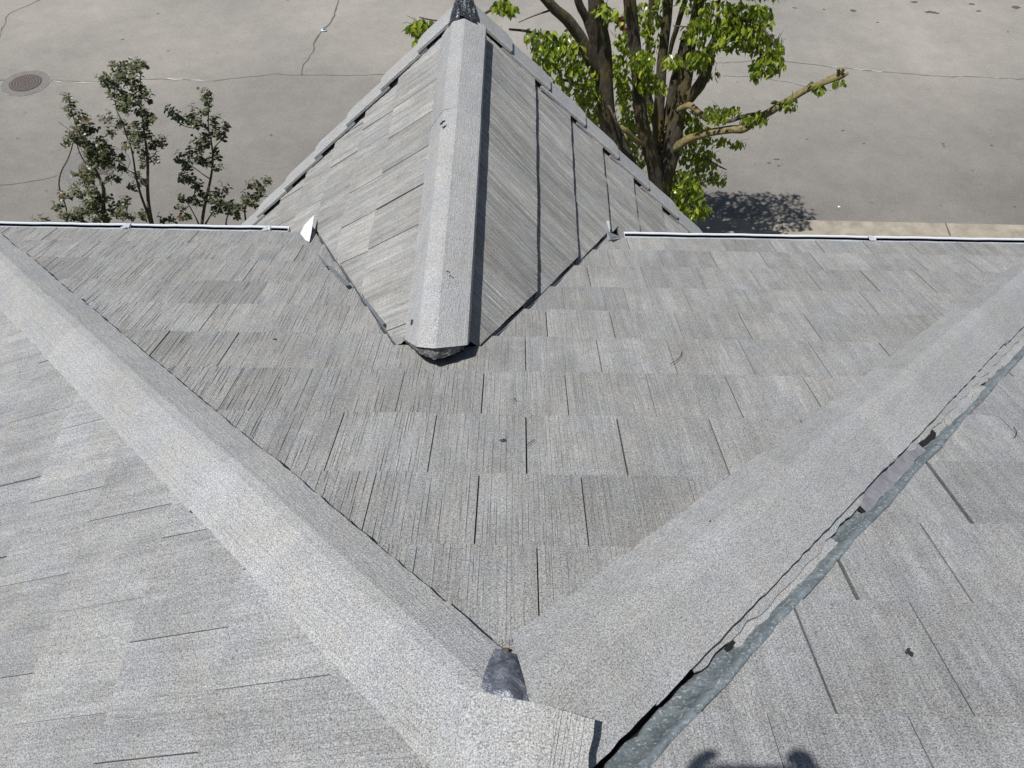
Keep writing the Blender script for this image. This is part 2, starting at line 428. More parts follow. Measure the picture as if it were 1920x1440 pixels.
# ---- dark felt under everything, a solid deck
fb = MB()
def poly(mb, pts, dz=-.012, th=.03):
    top = [Vector(p)+Vector((0, 0, dz)) for p in pts]; bot = [p-Vector((0, 0, th)) for p in top]
    mb.face(top); mb.face(bot[::-1])
    for i in range(len(pts)): j = (i+1) % len(pts); mb.face([top[j], top[i], bot[i], bot[j]])
zM = lambda y: -TS*y
ym = YE-.02
vlx = (HG+TS*ym)/TG
wa_ = (HG+TS*YAP2)/TG
poly(fb, [(0, HC, ZR), (ym-HC, ym, zM(ym)), (X0+vlx, ym, zM(ym)), (X0+wa_, YAP2, zM(YAP2)), (X0-wa_, YAP2, zM(YAP2)), (X0-vlx, ym, zM(ym)), (-(ym-HC), ym, zM(ym))])
zL = lambda x: ZR + TS*x
poly(fb, [(0, HC, ZR), (-(ym-HC), ym, zL(-(ym-HC))), (-(ym-HC), -1.0, zL(-(ym-HC))), (0, -1.0, ZR)])
qd = PD/TS
poly(fb, [(0.02, QV+.02, -TS*QV-PD), (ym-QV, ym, zM(ym)-PD), (4.6, ym, zM(ym)-PD), (4.6, -1.0, TS-PD), (.02, -1.0, TS-PD)], -.014)
zR_ = lambda x: ZR - TS*x
poly(fb, [(0, HC, ZR), (.02, QV, zR_(0.02)), (ym-QV, ym, zR_(ym-QV)), (ym-HC, ym, zR_(ym-HC))], -.02)
ze = HG-2.75*SG
for s_ in (-1, 1):
    xe = X0+s_*2.75*CG; xm = X0+s_*vlx
    poly(fb, [(X0, YAP2, HG), (X0, YR-.05, HG), (xe, YR-.05, ze), (xe, YE+.18, ze), (xm+s_*.06, YE+.18, HG-(vlx+.06)*TG), (xm+s_*.06, ym, HG-(vlx+.06)*TG), (xm, ym, HG-vlx*TG), (X0+s_*(HG+TS*YAP2)/TG, YAP2, -TS*YAP2)][::(1 if s_ > 0 else -1)], -.014)
part('roof_deck', fb, M_felt)

# ------------------------------------------------------------------ caps
def capstrip(mb, org, du, dq, prof, s0, s1, piece=.42, th=.016, lift=.006, wob=.002, tone0=.55, rampdir=1, dzs=0, nseg=.03, grooves=0, qf=None):
    """org + du*s (along, may slope) ; prof: list of (q, z) across. Overlapping pieces, each rising towards its lower end"""
    du = Vector(du); dq = Vector(dq); org = Vector(org)
    s = s0
    while s < s1-.02:
        e = min(s+piece*rnd.uniform(.97, 1.03), s1)
        tn = tone0+rnd.uniform(-.16, .16); oq = rnd.uniform(-.003, .003); ox = rnd.uniform(0, 40)
        a = s-.03 if s > s0 else s
        n = max(2, int((e-a)/nseg))
        P = []; B = []; UV = []
        for i in range(n+1):
            ss = a + (e-a)*i/n; f = i/n
            up = lift*f if rampdir > 0 else lift*(1-f)
            row = []; low = []; ur = []; acc = 0
            for j, (q, z) in enumerate(prof):
                edge = (j == 0) or (j == len(prof)-1)
                jq = (rnd.uniform(-wob, wob) if edge else 0)
                jz = rnd.uniform(-.0006, .0006)
                if j: acc += math.hypot(q-prof[j-1][0], z-prof[j-1][1])
                if qf: q = qf(q, ss)
                row.append(org + du*ss + dq*(q+oq+jq) + Vector((0, 0, z+up+jz)))
                low.append(org + du*ss + dq*((q+oq+jq)*.985) + Vector((0, 0, z+up-(th if not callable(th) else th(q)))))
                ur.append((acc+ox, ss+ox))
            P.append(row); B.append(low); UV.append(ur)
        fl = (P[0][1]-P[0][0]).cross(P[1][0]-P[0][0]).z > 0
        mb.grid(P, UV, tn, flip=not fl); mb.grid(B, UV, tn*.6, flip=fl)
        for idx, f2 in ((0, fl), (-1, not fl)):
            mb.grid([[r_[idx] for r_ in P], [r_[idx] for r_ in B]], [[(0, v[idx][1]) for v in UV] if False else [(0, u_[idx][1]) for u_ in UV]]*2, tn*.9, flip=f2)
        for r1, r2, u_, f2 in ((P[0], B[0], UV[0], not fl), (P[-1], B[-1], UV[-1], fl)):
            mb.grid([r1, r2], [u_, [(x, y+.02) for x, y in u_]], tn*.9, flip=f2)
        s = e
def grooved(p0, p1, n, amp, sgn=1):
    """points between p0 and p1 with a fine saw-tooth"""
    out = []
    for i in range(1, n):
        f = (i+rnd.uniform(-.3, .3))/n; q = p0[0]+(p1[0]-p0[0])*f; z = p0[1]+(p1[1]-p0[1])*f
        a = amp*rnd.uniform(.1, 1)
        if sgn > 0: out += [(q-.0007, z+a*.6), (q+.0008, z-a*.5)]
        else: out += [(q-.0008, z-a*.5), (q+.0007, z+a*.6)]
    return out
D45 = .70711
SL = TS*D45                                          # fall of each roof plane per metre away from the hip
def hip_profile(wL, wR, eh=.034, ehR=.039, crown=.062, flat=.03, g1=.0008, g2=.0008):
    a = (-wL, -SL*wL+eh); b = (-flat, crown-.012); c0 = (0, crown-.007); c = (flat, crown-.012); d = (wR, -SL*wR+ehR)
    return [a]+grooved(a, b, 8, g1)+[b, c0, c]+grooved(c, d, 10, g2)+[d]
# left hip: from (0,HC) towards (-1,1)
LH = MB()
pl = hip_profile(.145, .125, g1=.0009, g2=.0020)                          # q positive = towards the main slope
capstrip(LH, (0, HC, ZR), (-D45, D45, -SL), (D45, D45, 0), pl, -.12, 4.75, .43, rampdir=1, th=.013)
LH = LH.cut([(Vector((-.026, .6, 0)), Vector((1, -.22, 0)).normalized()), (Vector((0, YE-.01, 0)), Vector((0, 1, 0)))])
part('hip_cap', LH, M_cap, label='long grey cap along the left hip')
RH = MB()
a45 = R(1.1)
du = Vector((D45, D45, -SL))
pr = hip_profile(.136, .170, eh=.062, ehR=.060, crown=.078, g1=.0006, g2=.0010)              # q positive = towards the right face
capstrip(RH, (.0, HC, ZR), du, (D45, -D45, 0), pr, -.12, 4.75, .43, rampdir=1, th=lambda q: .030 if q < 0 else .013, lift=.008, qf=lambda q, s_: q*(1-.10*max(0, s_)) if q < 0 else q*(1-.025*max(0, s_)))
RH = RH.cut([(Vector((0, YE-.01, 0)), Vector((0, 1, 0))), (Vector((.036, .6, 0)), Vector((-1, -.22, 0)).normalized())])
part('hip_cap', RH, M_cap, label='long grey cap along the right hip, broken along its outer edge')
# short ridge cap in the foreground, over the joint of the hips
FH = MB()
pf = [(-.145, .020), (-.098, .058)]+grooved((-.098, .058), (.045, .064), 4, .001)+[(.045, .064), (.062, .060)]+grooved((.062, .06), (.142, .040), 9, .003, 1)+[(.142, .040)]
capstrip(FH, (-.073, 0, ZR), (.20, 1, 0.0), (1, -.20, 0), pf, -.60, .535, 1.6, rampdir=1, lift=.012, th=.024, tone0=.6)
part('ridge_cap', FH, M_cap, label='short ridge cap in the foreground where the hips meet')
# gable ridge cap
GH = MB()
gw = .142
pg = [(-gw, -.105), (-.055, .030)]
gw = .128; pg = [(-gw, -.088)]+grooved((-gw, -.088), (-.09, -.028), 3, .0008)+[(-.09, -.028), (-.062, .014), (-.052, .021), (0, .034), (.012, .034), (.022, .029)]+grooved((.022, .029), (.075, .004), 9, .0014)+[(.075, .004)]+grooved((.075, .004), (gw-.004, -.022), 8, .0018)+[(gw-.004, -.022), (gw, -.036), (gw+.001, -.062)]
capstrip(GH, (X0+.003, 0, HG), (0, 1, 0), (1, 0, 0), pg, 1.7, 4.47, 1.9, rampdir=-1, lift=.002, th=.022, wob=.0015, tone0=.62)
GH = GH.cut([(Vector((0, 2.02, -.827)), Vector((0, -1, -1.23)).normalized())])
part('ridge_cap', GH, M_cap, label='pale ridge cap along the top of the front gable')
# closing strips under the gable cap edges
UC = MB()
for s_ in (-1, 1):
    UC.box((X0+s_*.085, 2.2, HG-.17), (s_*.012, 0, 0), (0, 2.2, 0), (0, 0, .075))
UC.box((X0-.10, 2.21, HG-.20), (.20, 0, 0), (0, .02, 0), (0, 0, .17))
part('cap_bedding', UC, M_under)

# ------------------------------------------------------------------ rake (verge) shakes of the gable, stepped
def rake(side):
    fr = fr_gr if side > 0 else fr_gl
    mb = MB(); v = .02 if side > 0 else .03; i = 0
    pitch = .335 if side > 0 else .35
    off = .0
    vv = [.02+off] 
    v = .36-.02 if side < 0 else .33
    vv = [0.0, v]
    while vv[-1] < 2.7: vv.append(vv[-1]+pitch)
    for a, b in zip(vv[:-1], vv[1:]):
        a -= .05
        y0 = YR-.075+rnd.uniform(-.006, .006); y1 = YR+.075
        tn = .55+rnd.uniform(-.12, .12)
        n = 9; P = []; B = []; UV = []
        for j in range(n+1):
            f = j/n; x = a+(b-a)*f
            h = .036+.024*f
            # rounded lower outer corner
            oc = .026*max(0, (f-.88)/.12)
            ys = [y0, y0+.01, y0+.05, y1-oc-.01, y1-oc]
            hs = [h-.002, h+.003, h+.002, h+.002, h-.003]
            P.append([fr(y, x, hh+rnd.uniform(-.0008, .0008)) for y, hh in zip(ys, hs)])
            B.append([fr(y, x, hh-.015 if m < 2 else (hh-.02 if m < 3 else hh-.034)) for m, (y, hh) in enumerate(zip(ys, hs))])
            UV.append([(y*1.0, x+a*7) for y in ys])
        up = fr(0, 0, 1)-fr(0, 0, 0)
        fl = (P[0][1]-P[0][0]).cross(P[1][0]-P[0][0]).dot(up) > 0
        mb.grid(P, UV, tn, flip=not fl); mb.grid(B, UV, tn*.6, flip=fl)
        for idx, f2 in ((0, fl), (-1, not fl)):
            mb.grid([[r_[idx] for r_ in P], [r_[idx] for r_ in B]], [[(0, u_[idx][1]) for u_ in UV]]*2, tn*.9, flip=f2)
        for r1, r2, u_, f2 in ((P[0], B[0], UV[0], not fl), (P[-1], B[-1], UV[-1], fl)):
            mb.grid([r1, r2], [u_, u_], tn*.9, flip=f2)
        c = fr(y0+.022, a+.02, .0); e = fr(y0+.022, b-.01, .02)
        mb.box(c, e-c, Vector((0, .01, 0)), up*.030, 0, 1)  # black filler painted in as the shade of the slit below the verge
    return mb
part('verge_trim', rake(-1), [M_cap, M_felt], label='stepped verge shakes down the left edge of the gable')
part('verge_trim', rake(1), [M_cap, M_felt], label='stepped verge shakes down the right edge of the gable')
# barge boards below the verge
bb = MB()
for s_ in (-1, 1):
    fr = fr_gr if s_ > 0 else fr_gl
    a = fr(YR-.03, 0.0, -.02); b = fr(YR-.03, 2.75, -.02)
    bb.box(a, b-a, (0, .03, 0), (0, 0, -.2))
part('barge_board', bb, M_white)

# ------------------------------------------------------------------ crumpled lead and mastic
def sheet(mb, P, th=.003, tone=.5):
    """a sheet from a grid of points, with thickness downwards"""
    n = len(P); m = len(P[0]); uv = [[(i*.1, j*.1) for j in range(m)] for i in range(n)]
    fl = (P[0][1]-P[0][0]).cross(P[1][0]-P[0][0]).z > 0
    B = [[p-Vector((0, 0, th)) for p in r_] for r_ in P]
    mb.grid(P, uv, tone, flip=not fl); mb.grid(B, uv, tone, flip=fl)
    for a, b, f in ((P[0], B[0], not fl), (P[-1], B[-1], fl)): mb.grid([a, b], [uv[0], uv[0]], tone, flip=f)
    for idx, f in ((0, fl), (-1, not fl)): mb.grid([[r_[idx] for r_ in P], [r_[idx] for r_ in B]], [[(0, 0)]*n]*2, tone, flip=f)
# apex patch: rows from far to near, left/right ends surveyed
rowsP = [((928, 1215), (972, 1227)), ((922, 1228), (979, 1243)), ((915, 1243), (985, 1262)), ((909, 1262), (987, 1284)), ((903, 1283), (990, 1306)), ((892, 1312), (1008, 1334))]
PA = []
NP = 14
for i, (a, b) in enumerate(rowsP):
    f = i/5
    row = []
    for j in range(NP+1):
        g_ = j/NP; px = a[0]+(b[0]-a[0])*g_; py = a[1]+(b[1]-a[1])*g_ + (9 if i == 5 else 0)
        z = (-.262*(1-f) + -.186*f) + .010*math.sin(math.pi*g_) - .004*math.cos(2*math.pi*g_) + .004*math.sin(7*g_+2.3*i) + .003*math.sin(13*g_-1.7*i)
        row.append(on(px, py, Vector((0, 0, 1)), z))
    if i == 5: row = [p-Vector((0, -.004, .03)) for p in row]
    PA.append(row)
PF = []
for i in range(len(PA)-1):
    for s_ in range(4):
        f = s_/4; PF.append([PA[i][j].lerp(PA[i+1][j], f)+Vector((0, 0, .0018*math.sin((i*4+s_)*.7+j*.5))) for j in range(NP+1)])
PF.append(PA[-1])
ap = MB(); sheet(ap, PF, .003)
part('lead_patch', ap, M_lead2, label='dark blue-grey lead patch at the meeting of the two hips', smooth=True)
# its filling underneath, so that nothing floats
fl_ = MB(); fl_.tube([(0, .50, -.262), (.005, .60, -.285), (.008, .66, -.325)], [.05, .045, .02], 8, wob=.1)
part('mortar_bed', fl_, M_under)
sc = MB(); p = on(945, 1221, nM, .03)
for i in range(6): sc.tube([p+Vector((rnd.uniform(-.012, .012), rnd.uniform(-.004, .004), 0)), p+Vector((rnd.uniform(-.012, .012), rnd.uniform(-.008, .006), .010))], [.006, .003], 5)
part('mortar_crumb', sc, simple('brown_mortar', (.13, .09, .05), .9, 0, (200, .8, .004)))

# lead over the end of the gable ridge
ge = MB(); P = []
for i in range(15):
    y = 4.44+i*.045; row = []
    wdt = .030 if i > 4 else .052-.004*i
    for j in range(13):
        g_ = (j/12-.5)*2; q = g_*wdt*1.6
        h = .075-.05*abs(g_)**2*1.3 + .012*math.sin(i*2.1+j*1.3)+.008*math.sin(i*3.7-j*2.2) - (.03 if i < 2 else 0)
        row.append(Vector((X0+q, y, HG+h+.02)))
    P.append(row)
sheet(ge, P, .02)
part('lead_end', ge, lead_mat('bright_lead', (.02, .023, .03), (.07, .08, .10), (.75, .8, .85), .6, .3, 22), label='crumpled shiny lead at the far end of the gable ridge', smooth=False)
# mastic where the gable cap dies into the slope
ma = MB(); P = []
cen = [(764, 634), (770, 644), (782, 655), (797, 664), (812, 668), (828, 667), (842, 663), (856, 656), (866, 648)]
top_ = [(-.127, -.088), (-.105, -.05), (-.07, -.002), (-.035, .022), (0, .03), (.035, .022), (.07, .008), (.1, -.015), (.12, -.035)]
N_ = len(cen)*3-2
tops, lips = [], []
for i in range(N_):
    a = i/3; i0 = min(int(a), len(cen)-2); f = a-i0
    px = cen[i0][0]*(1-f)+cen[i0+1][0]*f; py = cen[i0][1]*(1-f)+cen[i0+1][1]*f
    qx = top_[i0][0]*(1-f)+top_[i0+1][0]*f; qz = top_[i0][1]*(1-f)+top_[i0+1][1]*f
    z = HG+qz-.004; hi = Vector((X0+qx, 2.02-1.23*(z+.827)+.004, z)); tops.append(hi)
    lips.append(at(px+rnd.uniform(-1, 1), py+rnd.uniform(-1.8, 2.2), hi.y-.016+rnd.uniform(-.004, .004)))
P.append([Vector((p.x, p.y+.09, -TS*(p.y+.09)+.005)) for p in lips])
for g_ in (0, .25, .5, .75, 1):
    P.append([l.lerp(t, g_)+Vector((rnd.uniform(-.003, .003), rnd.uniform(-.003, .003)-.004*math.sin(g_*3.14), rnd.uniform(-.003, .003))) for l, t in zip(lips, tops)])
sheet(ma, P, .012)
part('mastic_seal', ma, M_mastic, label='smeared dark mastic where the gable ridge cap dies into the slope')

# valley metal, thin bright slivers
def strip(mb, pts, wids, n, kk, th=.003):
    P = [[], []]
    for (px, py), w_ in zip(pts, wids):
        p = on(px, py, n, kk); P[0].append(p+Vector((-w_, 0, 0))); P[1].append(p+Vector((w_, 0, .004)))
    sheet(mb, P, th)
vm = MB()
def vpt(side, y, h=0): 
    return Vector((X0+side*(HG+TS*y)/TG, y, -TS*y+h))
for side in (-1, 1):
    P = []
    for i in range(30):
        y = YAP2+.02+(YE-YAP2-.02)*i/29
        p = vpt(side, y, .004); wv = .020
        P.append([p+Vector((side*wv, 0, .013)), p+Vector((0, 0, -.004)), p+Vector((-side*wv*.4, 0, wv*.4*TG))])
    sheet(vm, P, .002)
part('valley_flashing', vm, simple('zinc_valley', (.26, .28, .31), .5, .3, (40, .5, .006), (.16, .17, .19), vscale=30))
# folded metal flaps along the left valley
for (pts_) in (((592, 472), (598, 478), (615, 498), (609, 499)), ((612, 498), (620, 498), (657, 534), (648, 536)), ((680, 562), (684, 559), (722, 606), (717, 609))):
    fm = MB(); Q = [on(x, y, nM, .034+.004*i) for i, (x, y) in enumerate(pts_)]
    sheet(fm, [[Q[0], Q[1]], [Q[3], Q[2]]], .002)
    part('flashing_flap', fm, simple('zinc_flap', (.27, .30, .33), .45, .3, None, (.2, .22, .25), vscale=30))
wf = MB()
Q = [on(573, 450, nM, .02), on(580, 453, nM, .02), on(563, 437, nM, .03), on(584, 434, nM, .05), on(571, 421, nM, .05), on(589, 403, nM, .10)]
for a, b, c in ((0, 1, 3), (0, 3, 2), (2, 3, 4), (3, 5, 4)):
    t_ = [Q[a], Q[b], Q[c]]; wf.face(t_); wf.face([p-Vector((0, 0, .003)) for p in t_][::-1])
wh = simple('white_sheet', (.80, .84, .92), .4)
part('valley_tail', wf, wh, label='bent white sheet metal tail at the foot of the left valley')
wf = MB()
Q = [on(1137, 414, nM, .16), on(1142, 414, nM, .16), on(1138, 432, nM, .09), on(1144, 436, nM, .09), on(1139, 450, nM, .03), on(1153, 446, nM, .03), on(1166, 444, nM, .03)]
for a, b, c in ((0, 1, 3), (0, 3, 2), (2, 3, 5), (2, 5, 4), (3, 6, 5)):
    t_ = [Q[a], Q[b], Q[c]]; wf.face(t_); wf.face([p-Vector((0, 0, .003)) for p in t_][::-1])
part('valley_tail', wf, wh, label='thin white sheet metal tail at the foot of the right valley')

# ------------------------------------------------------------------ lead valley and broken shakes on the outer side of the right hip
def hp(s, q, h):
    """outer side of the right hip: s along it, q out from it, h above the side face"""
    return Vector((0, HC, ZR)) + Vector((D45, D45, -SL))*s + Vector((D45, -D45, 0))*q + Vector((0, 0, -SL*q + h))
lead = MB(); P = []
n = 190
for i in range(n):
    s = -.25 + 5.0*i/(n-1); row = []
    j1 = .002*math.sin(s*31)+.002*math.sin(s*57+1)+.0015*math.sin(s*143); j2 = .0022*math.sin(s*13+2)+.0015*math.sin(s*41)
    fade = 1.0
    for q, h in ((.170+j1*1.5, -.012), (.176+j1*1.5, .000), (.184, .004+j2), (.196, .012+j1), (.208, .018+j1*.7), (.217+j2*.5, .027), (.224+j2*.5, .033), (.231+j2*.5, .034), (.237+j2*.6, .030), (.240+j2*.8+j1*.3, .022)):
        hh = h + max(0, q-.195)*SL*2*1.0
        row.append(hp(s, q, hh + rnd.uniform(-.0012, .0012)))
    P.append(row)
sheet(lead, P, .003)
part('lead_valley', lead.cut([(Vector((0, YE, 0)), Vector((0, 1, 0)))]), M_lead, label='weathered blue-grey lead running along the outer side of the right hip', smooth=True)
def sval(px, py, q=.17):
    """distance along the hip of a surveyed pixel"""
    p = on(px, py, Vector((TS, 0, 1)).normalized(), (ZR)*Vector((TS, 0, 1)).normalized().z)
    return ((p.x)+(p.y-HC))*D45
bs = MB(); bmat_ = [M_cap]
def shard(s0, s1, q0, q1, h0, h1, th=.014, tone=.5, rough=.003):
    n = max(4, int((s1-s0)/.02)); P = []; ph = rnd.uniform(0, 9)
    for i in range(n+1):
        f = i/n; s = s0+(s1-s0)*f
        e = min(1, i/1.5, (n-i)/1.5)                       # rounded ends
        a = q0 + rough*math.sin(s*60+ph)+rnd.uniform(-rough, rough)*.5; b = q1 + rough*math.sin(s*43+ph)+rnd.uniform(-rough, rough)*.5
        m = (a+b)/2; hw = (b-a)/2*(.45+.55*e)
        P.append([hp(s, m-hw, h0), hp(s, m-hw*.3, h0*.7+h1*.3+.002), hp(s, m+hw*.4, h0*.3+h1*.7+.001), hp(s, m+hw, h1)])
    b_ = MB(); sheet(b_, P, th, tone); part('broken_shake' if bmat_[0] is M_cap else 'gap_shade_sheet', b_, bmat_[0])
S_ = sval
# first layer close under the cap edge, second one lower and further out, with gaps that show the lead
for a, b in ((S_(1292, 1262), S_(1478, 1075)), (S_(1470, 1080), S_(1610, 935)), (S_(1702, 840), S_(1830, 712)), (S_(1826, 716), S_(1915, 625)), (S_(1912, 628), 4.2)):
    shard(a, b, .150, .182, .036, .032, th=.008, tone=.6)
shard(S_(1372, 1216), S_(1560, 1020), .174, .212, .014, .024, th=.008, tone=.65)
shard(S_(1400, 1180), S_(1550, 1026), .158, .190, .036, .034, th=.008, tone=.6)
shard(S_(1742, 822), S_(1790, 770), .170, .212, .018, .022, th=.013, tone=.5)
shard(S_(1775, 790), S_(1850, 712), .160, .200, .024, .022, th=.012, tone=.55)
shard(S_(1856, 722), S_(1885, 690), .170, .212, .020, .022, th=.013, tone=.45)
shard(S_(1640, 930), S_(1700, 868), .190, .222, .026, .030, th=.010, tone=.5)
shard(S_(1480, 1110), S_(1560, 1020), .186, .226, .022, .030, th=.010, tone=.6)
shard(S_(1700, 860), S_(1745, 815), .150, .182, .036, .030, th=.010, tone=.4)
shard(S_(1870, 700), 4.2, .160, .198, .024, .020, th=.012, tone=.5)
shard(S_(1800, 795), S_(1835, 757), .205, .245, .040, .046, th=.010, tone=.35)
shard(S_(1765, 800), S_(1832, 728), .185, .236, .026, .040, th=.010, tone=.55, rough=.004)
shard(S_(1880, 700), 4.0, .186, .232, .026, .038, th=.010, tone=.5, rough=.004)
bmat_[0] = M_felt  # black sheets stand in for the shaded openings at the shake ends
for a_, b_s, q0_, q1_ in ((S_(1360, 1228), S_(1372, 1216), .178, .200), (S_(1724, 842), S_(1746, 818), .172, .206), (S_(1838, 742), S_(1860, 716), .174, .202), (S_(1608, 965), S_(1622, 948), .180, .206), (S_(1560, 1022), S_(1600, 985), .166, .178), (S_(1792, 788), S_(1806, 770), .200, .230)):
    shard(a_, b_s+.01, q0_, q1_, .020, .022 + max(0, q1_-.205)*.5, th=.004, tone=.2, rough=.003)
pp = MB(); P = []
for i in range(24):
    s = S_(1600, 950) + (S_(1712, 838)-S_(1600, 950))*i/23
    P.append([hp(s, .14, .026), hp(s, .16, .030+.002*math.sin(i)), hp(s, .19, .030+.002*math.sin(i*1.7)), hp(s, .210+.003*math.sin(i*.9), .032)])
sheet(pp, P, .003)
part('lead_patch', pp, lead_mat('violet_lead', (.24, .235, .27), (.30, .30, .335), (.36, .36, .40), .15, .5, 9), label='flat violet-grey lead piece tucked under the right hip cap')
# tilted end shakes that leave dark wedges beside the lead
wd_ = MB()
def rslab(px0, px1, w0, w1, h):
    a = on(*px0, nM, (-PD)*nM.z+h); b = on(*px1, nM, (-PD)*nM.z+h)
    wd_ = MB(); sheet(wd_, [[a+Vector((-w0, 0, 0)), b+Vector((-w1, 0, 0))], [a+Vector((w0, 0, 0)), b+Vector((w1, 0, 0))]], .004); part('open_joint', wd_, M_felt)
# ------------------------------------------------------------------ eaves and gutters
def gutter(x0, x1, label, hangers, endx=None):
    y0 = YE-.012; z0 = zM(YE)+.013
    dx = x1-x0
    m = MB()
    apron = [(-.030, .006), (-.012, .006), (.018, -.008), (.030, -.014), (.031, -.05)]
    def ex(prof, xx0, xx1, th=.002, mat=0):
        P = [[Vector((x, y0+a, z0+b)) for (a, b) in prof] for x in [xx0+(xx1-xx0)*i/40 for i in range(41)]]
        for i, r_ in enumerate(P):
            for p in r_: p.z += .0012*math.sin(i*.9)+.0008*math.sin(i*2.3)
        return P
    sheet(m, ex(apron, x0, x1))
    g_ = link('gutter', m.mesh('gutter'), M_white, None, label); setpar(g_, house)
    t = MB(); sheet(t, ex([(.0315, -.03), (.032, -.10), (.066, -.10), (.069, -.020)], x0, x1))
    o = link('trough', t.mesh('trough'), M_gutin); o.parent = g_
    l = MB(); sheet(l, ex([(.0695, -.105), (.073, -.022), (.069, -.014), (.059, -.012), (.057, -.017)], x0, x1))
    o = link('lip', l.mesh('lip'), simple('white_lip', (.78, .82, .88), .35)); o.parent = g_
    for x in (x0, x1-.004):
        e = MB(); e.box((x, y0+.031, z0-.10), (.004, 0, 0), (0, .038, 0), (0, 0, .085))
        o = link('end_cap', e.mesh('end_cap'), M_white); o.parent = g_
    for hx in hangers:
        h = MB(); w0 = .012
        sheet(h, [[Vector((hx-w0*1.6, y0-.004, z0+.016)), Vector((hx-w0*.4, y0+.070, z0-.010))], [Vector((hx+w0*1.2, y0-.004, z0+.016)), Vector((hx+w0*1.4, y0+.070, z0-.010))]], .002)
        h.box((hx+w0*1.2, y0+.01, z0-.012), (.010, 0, 0), (.0, .03, 0), (0, 0, .02))
        o = link('gutter_hanger', h.mesh('gutter_hanger'), M_white); o.parent = g_
xe = lambda px, py: on(px, py, Vector((0, 0, 1)), zM(YE)).x
gutter(-3.5, xe(541, 430), 'white gutter along the left part of the eave', (xe(236, 430), xe(500, 432)))
gutter(xe(1170, 440), 3.7, 'white gutter along the right part of the eave', (xe(1632, 452),))
# fascia behind the gutters
fa = MB()
fa.box((-3.4, YE-.05, zM(YE)-.19), (3.4+X0-vlx-.02, 0, 0), (0, .03, 0), (0, 0, .165)); part('fascia', fa, M_white); fa = MB(); fa.box((X0+vlx+.05, YE-.05, zM(YE)-.19), (3.4-X0-vlx, 0, 0), (0, .03, 0), (0, 0, .165))
part('fascia', fa, M_white)
# walls of the house below the roof
wl = MB()
wl.box((-3.0, 3.32, ZG), (7.4, 0, 0), (0, .2, 0), (0, 0, 4.72)); wl.box((-3.0, -.9, ZG), (.2, 0, 0), (0, 4.22, 0), (0, 0, 4.9)); wl.box((-2.8, -.9, ZG), (7.2, 0, 0), (0, .2, 0), (0, 0, 4.9)); wl.box((4.2, -.7, ZG), (.2, 0, 0), (0, 4.02, 0), (0, 0, 4.6))
zt = -2.62
wl.box((X0-1.6, 3.52, ZG), (.15, 0, 0), (0, .9, 0), (0, 0, zt-ZG)); wl.box((X0+1.45, 3.52, ZG), (.15, 0, 0), (0, .9, 0), (0, 0, zt-ZG))
A = [(X0-1.45, 4.30, ZG), (X0+1.45, 4.30, ZG), (X0+1.45, 4.30, zt+.0), (X0, 4.30, HG-.12), (X0-1.45, 4.30, zt)]
wl.face(A); wl.face([(x, y+.12, z) for x, y, z in A][::-1])
for i in range(5):
    a = Vector(A[i]); b = Vector(A[(i+1) % 5]); wl.face([b, a, a+Vector((0, .12, 0)), b+Vector((0, .12, 0))])
part('wall', wl, M_stucco)

# specks, twigs and needles lying on the roof
def twig(name, px, nr, kk, ln, label, wd=.0016, n=3):
    ln *= .7; wd *= .8
    m = MB(); c = on(px[0], px[1], nr, kk)
    for i in range(n):
        a = rnd.uniform(0, 6.28); d = Vector((math.cos(a), math.sin(a), 0)); d -= nr*d.dot(nr)
        o = c + Vector((rnd.uniform(-1, 1), rnd.uniform(-1, 1), 0))*ln*.25; o -= nr*(o-c).dot(nr)
        m.tube([o, o+d*ln*.4+nr*.002, o+d*ln*.7+Vector((rnd.uniform(-.3, .3)*ln, 0, 0))], [wd, wd*1.6, wd*.5], 5)
    link(name, m.mesh(name), M_twig, None, label, 'debris', 'bits of debris lying on the roof')
M_twig = simple('dry_twig', (.035, .03, .026), .9)
kM = lambda h: h*1.0
gcap = Vector((0, 0, 1))
twig('twig', (829, 231), Vector((-.85, 0, 1)).normalized(), Vector((-.85, 0, 1)).normalized().dot(Vector((X0-.06, 0, HG+.04))), .05, 'dark scrap of debris high on the gable ridge cap', .003, 5)
twig('twig', (841, 509), Vector((0, 0, 1)), HG+.052, .018, 'small dark fleck low on the gable ridge cap', .0025, 2)
twig('twig', (945, 826), nM, .024, .02, 'small dark fleck in the middle of the front slope', .0022, 4)
twig('twig', (965, 748), nM, .024, .014, 'tiny dark fleck below the foot of the gable ridge', .0018, 2)
twig('twig', (517, 636), nM, .024, .016, 'tiny dark fleck on the left part of the front slope', .002, 3)
twig('twig', (1703, 1224), nM, (-PD)*nM.z+.022, .026, 'dark scrap of debris on the slope right of the lead', .003, 4)
twig('twig', (1330, 978), Vector((TS*.7, -TS*.2, 1)).normalized(), Vector((TS*.7, -TS*.2, 1)).normalized().dot(hp(.9, .03, .06)), .010, 'tiny dark fleck on the right hip cap', .0018, 2)
cv = MB()
for cpts in (((1279, 658), (1276, 668), (1268, 676), (1257, 682)), ((1901, 800), (1907, 808), (1906, 816), (1901, 820)), ((1002, 824), (994, 829), (989, 834))):
    r_ = MB(); nn, kk = (nM, .025) if cpts[0][0] < 1500 else (nM, -PD*nM.z+.026)
    r_.tube([on(x, y, nn, kk) for x, y in cpts], [.0012]*len(cpts), 5)
    link('pine_needle', r_.mesh('pine_needle'), M_twig, None, {1279: 'curved dry needle on the right part of the front slope', 1901: 'curved dry needle on the slope right of the lead', 1002: 'short dry needle in the middle of the front slope'}[cpts[0][0]], 'debris', 'bits of debris lying on the roof')

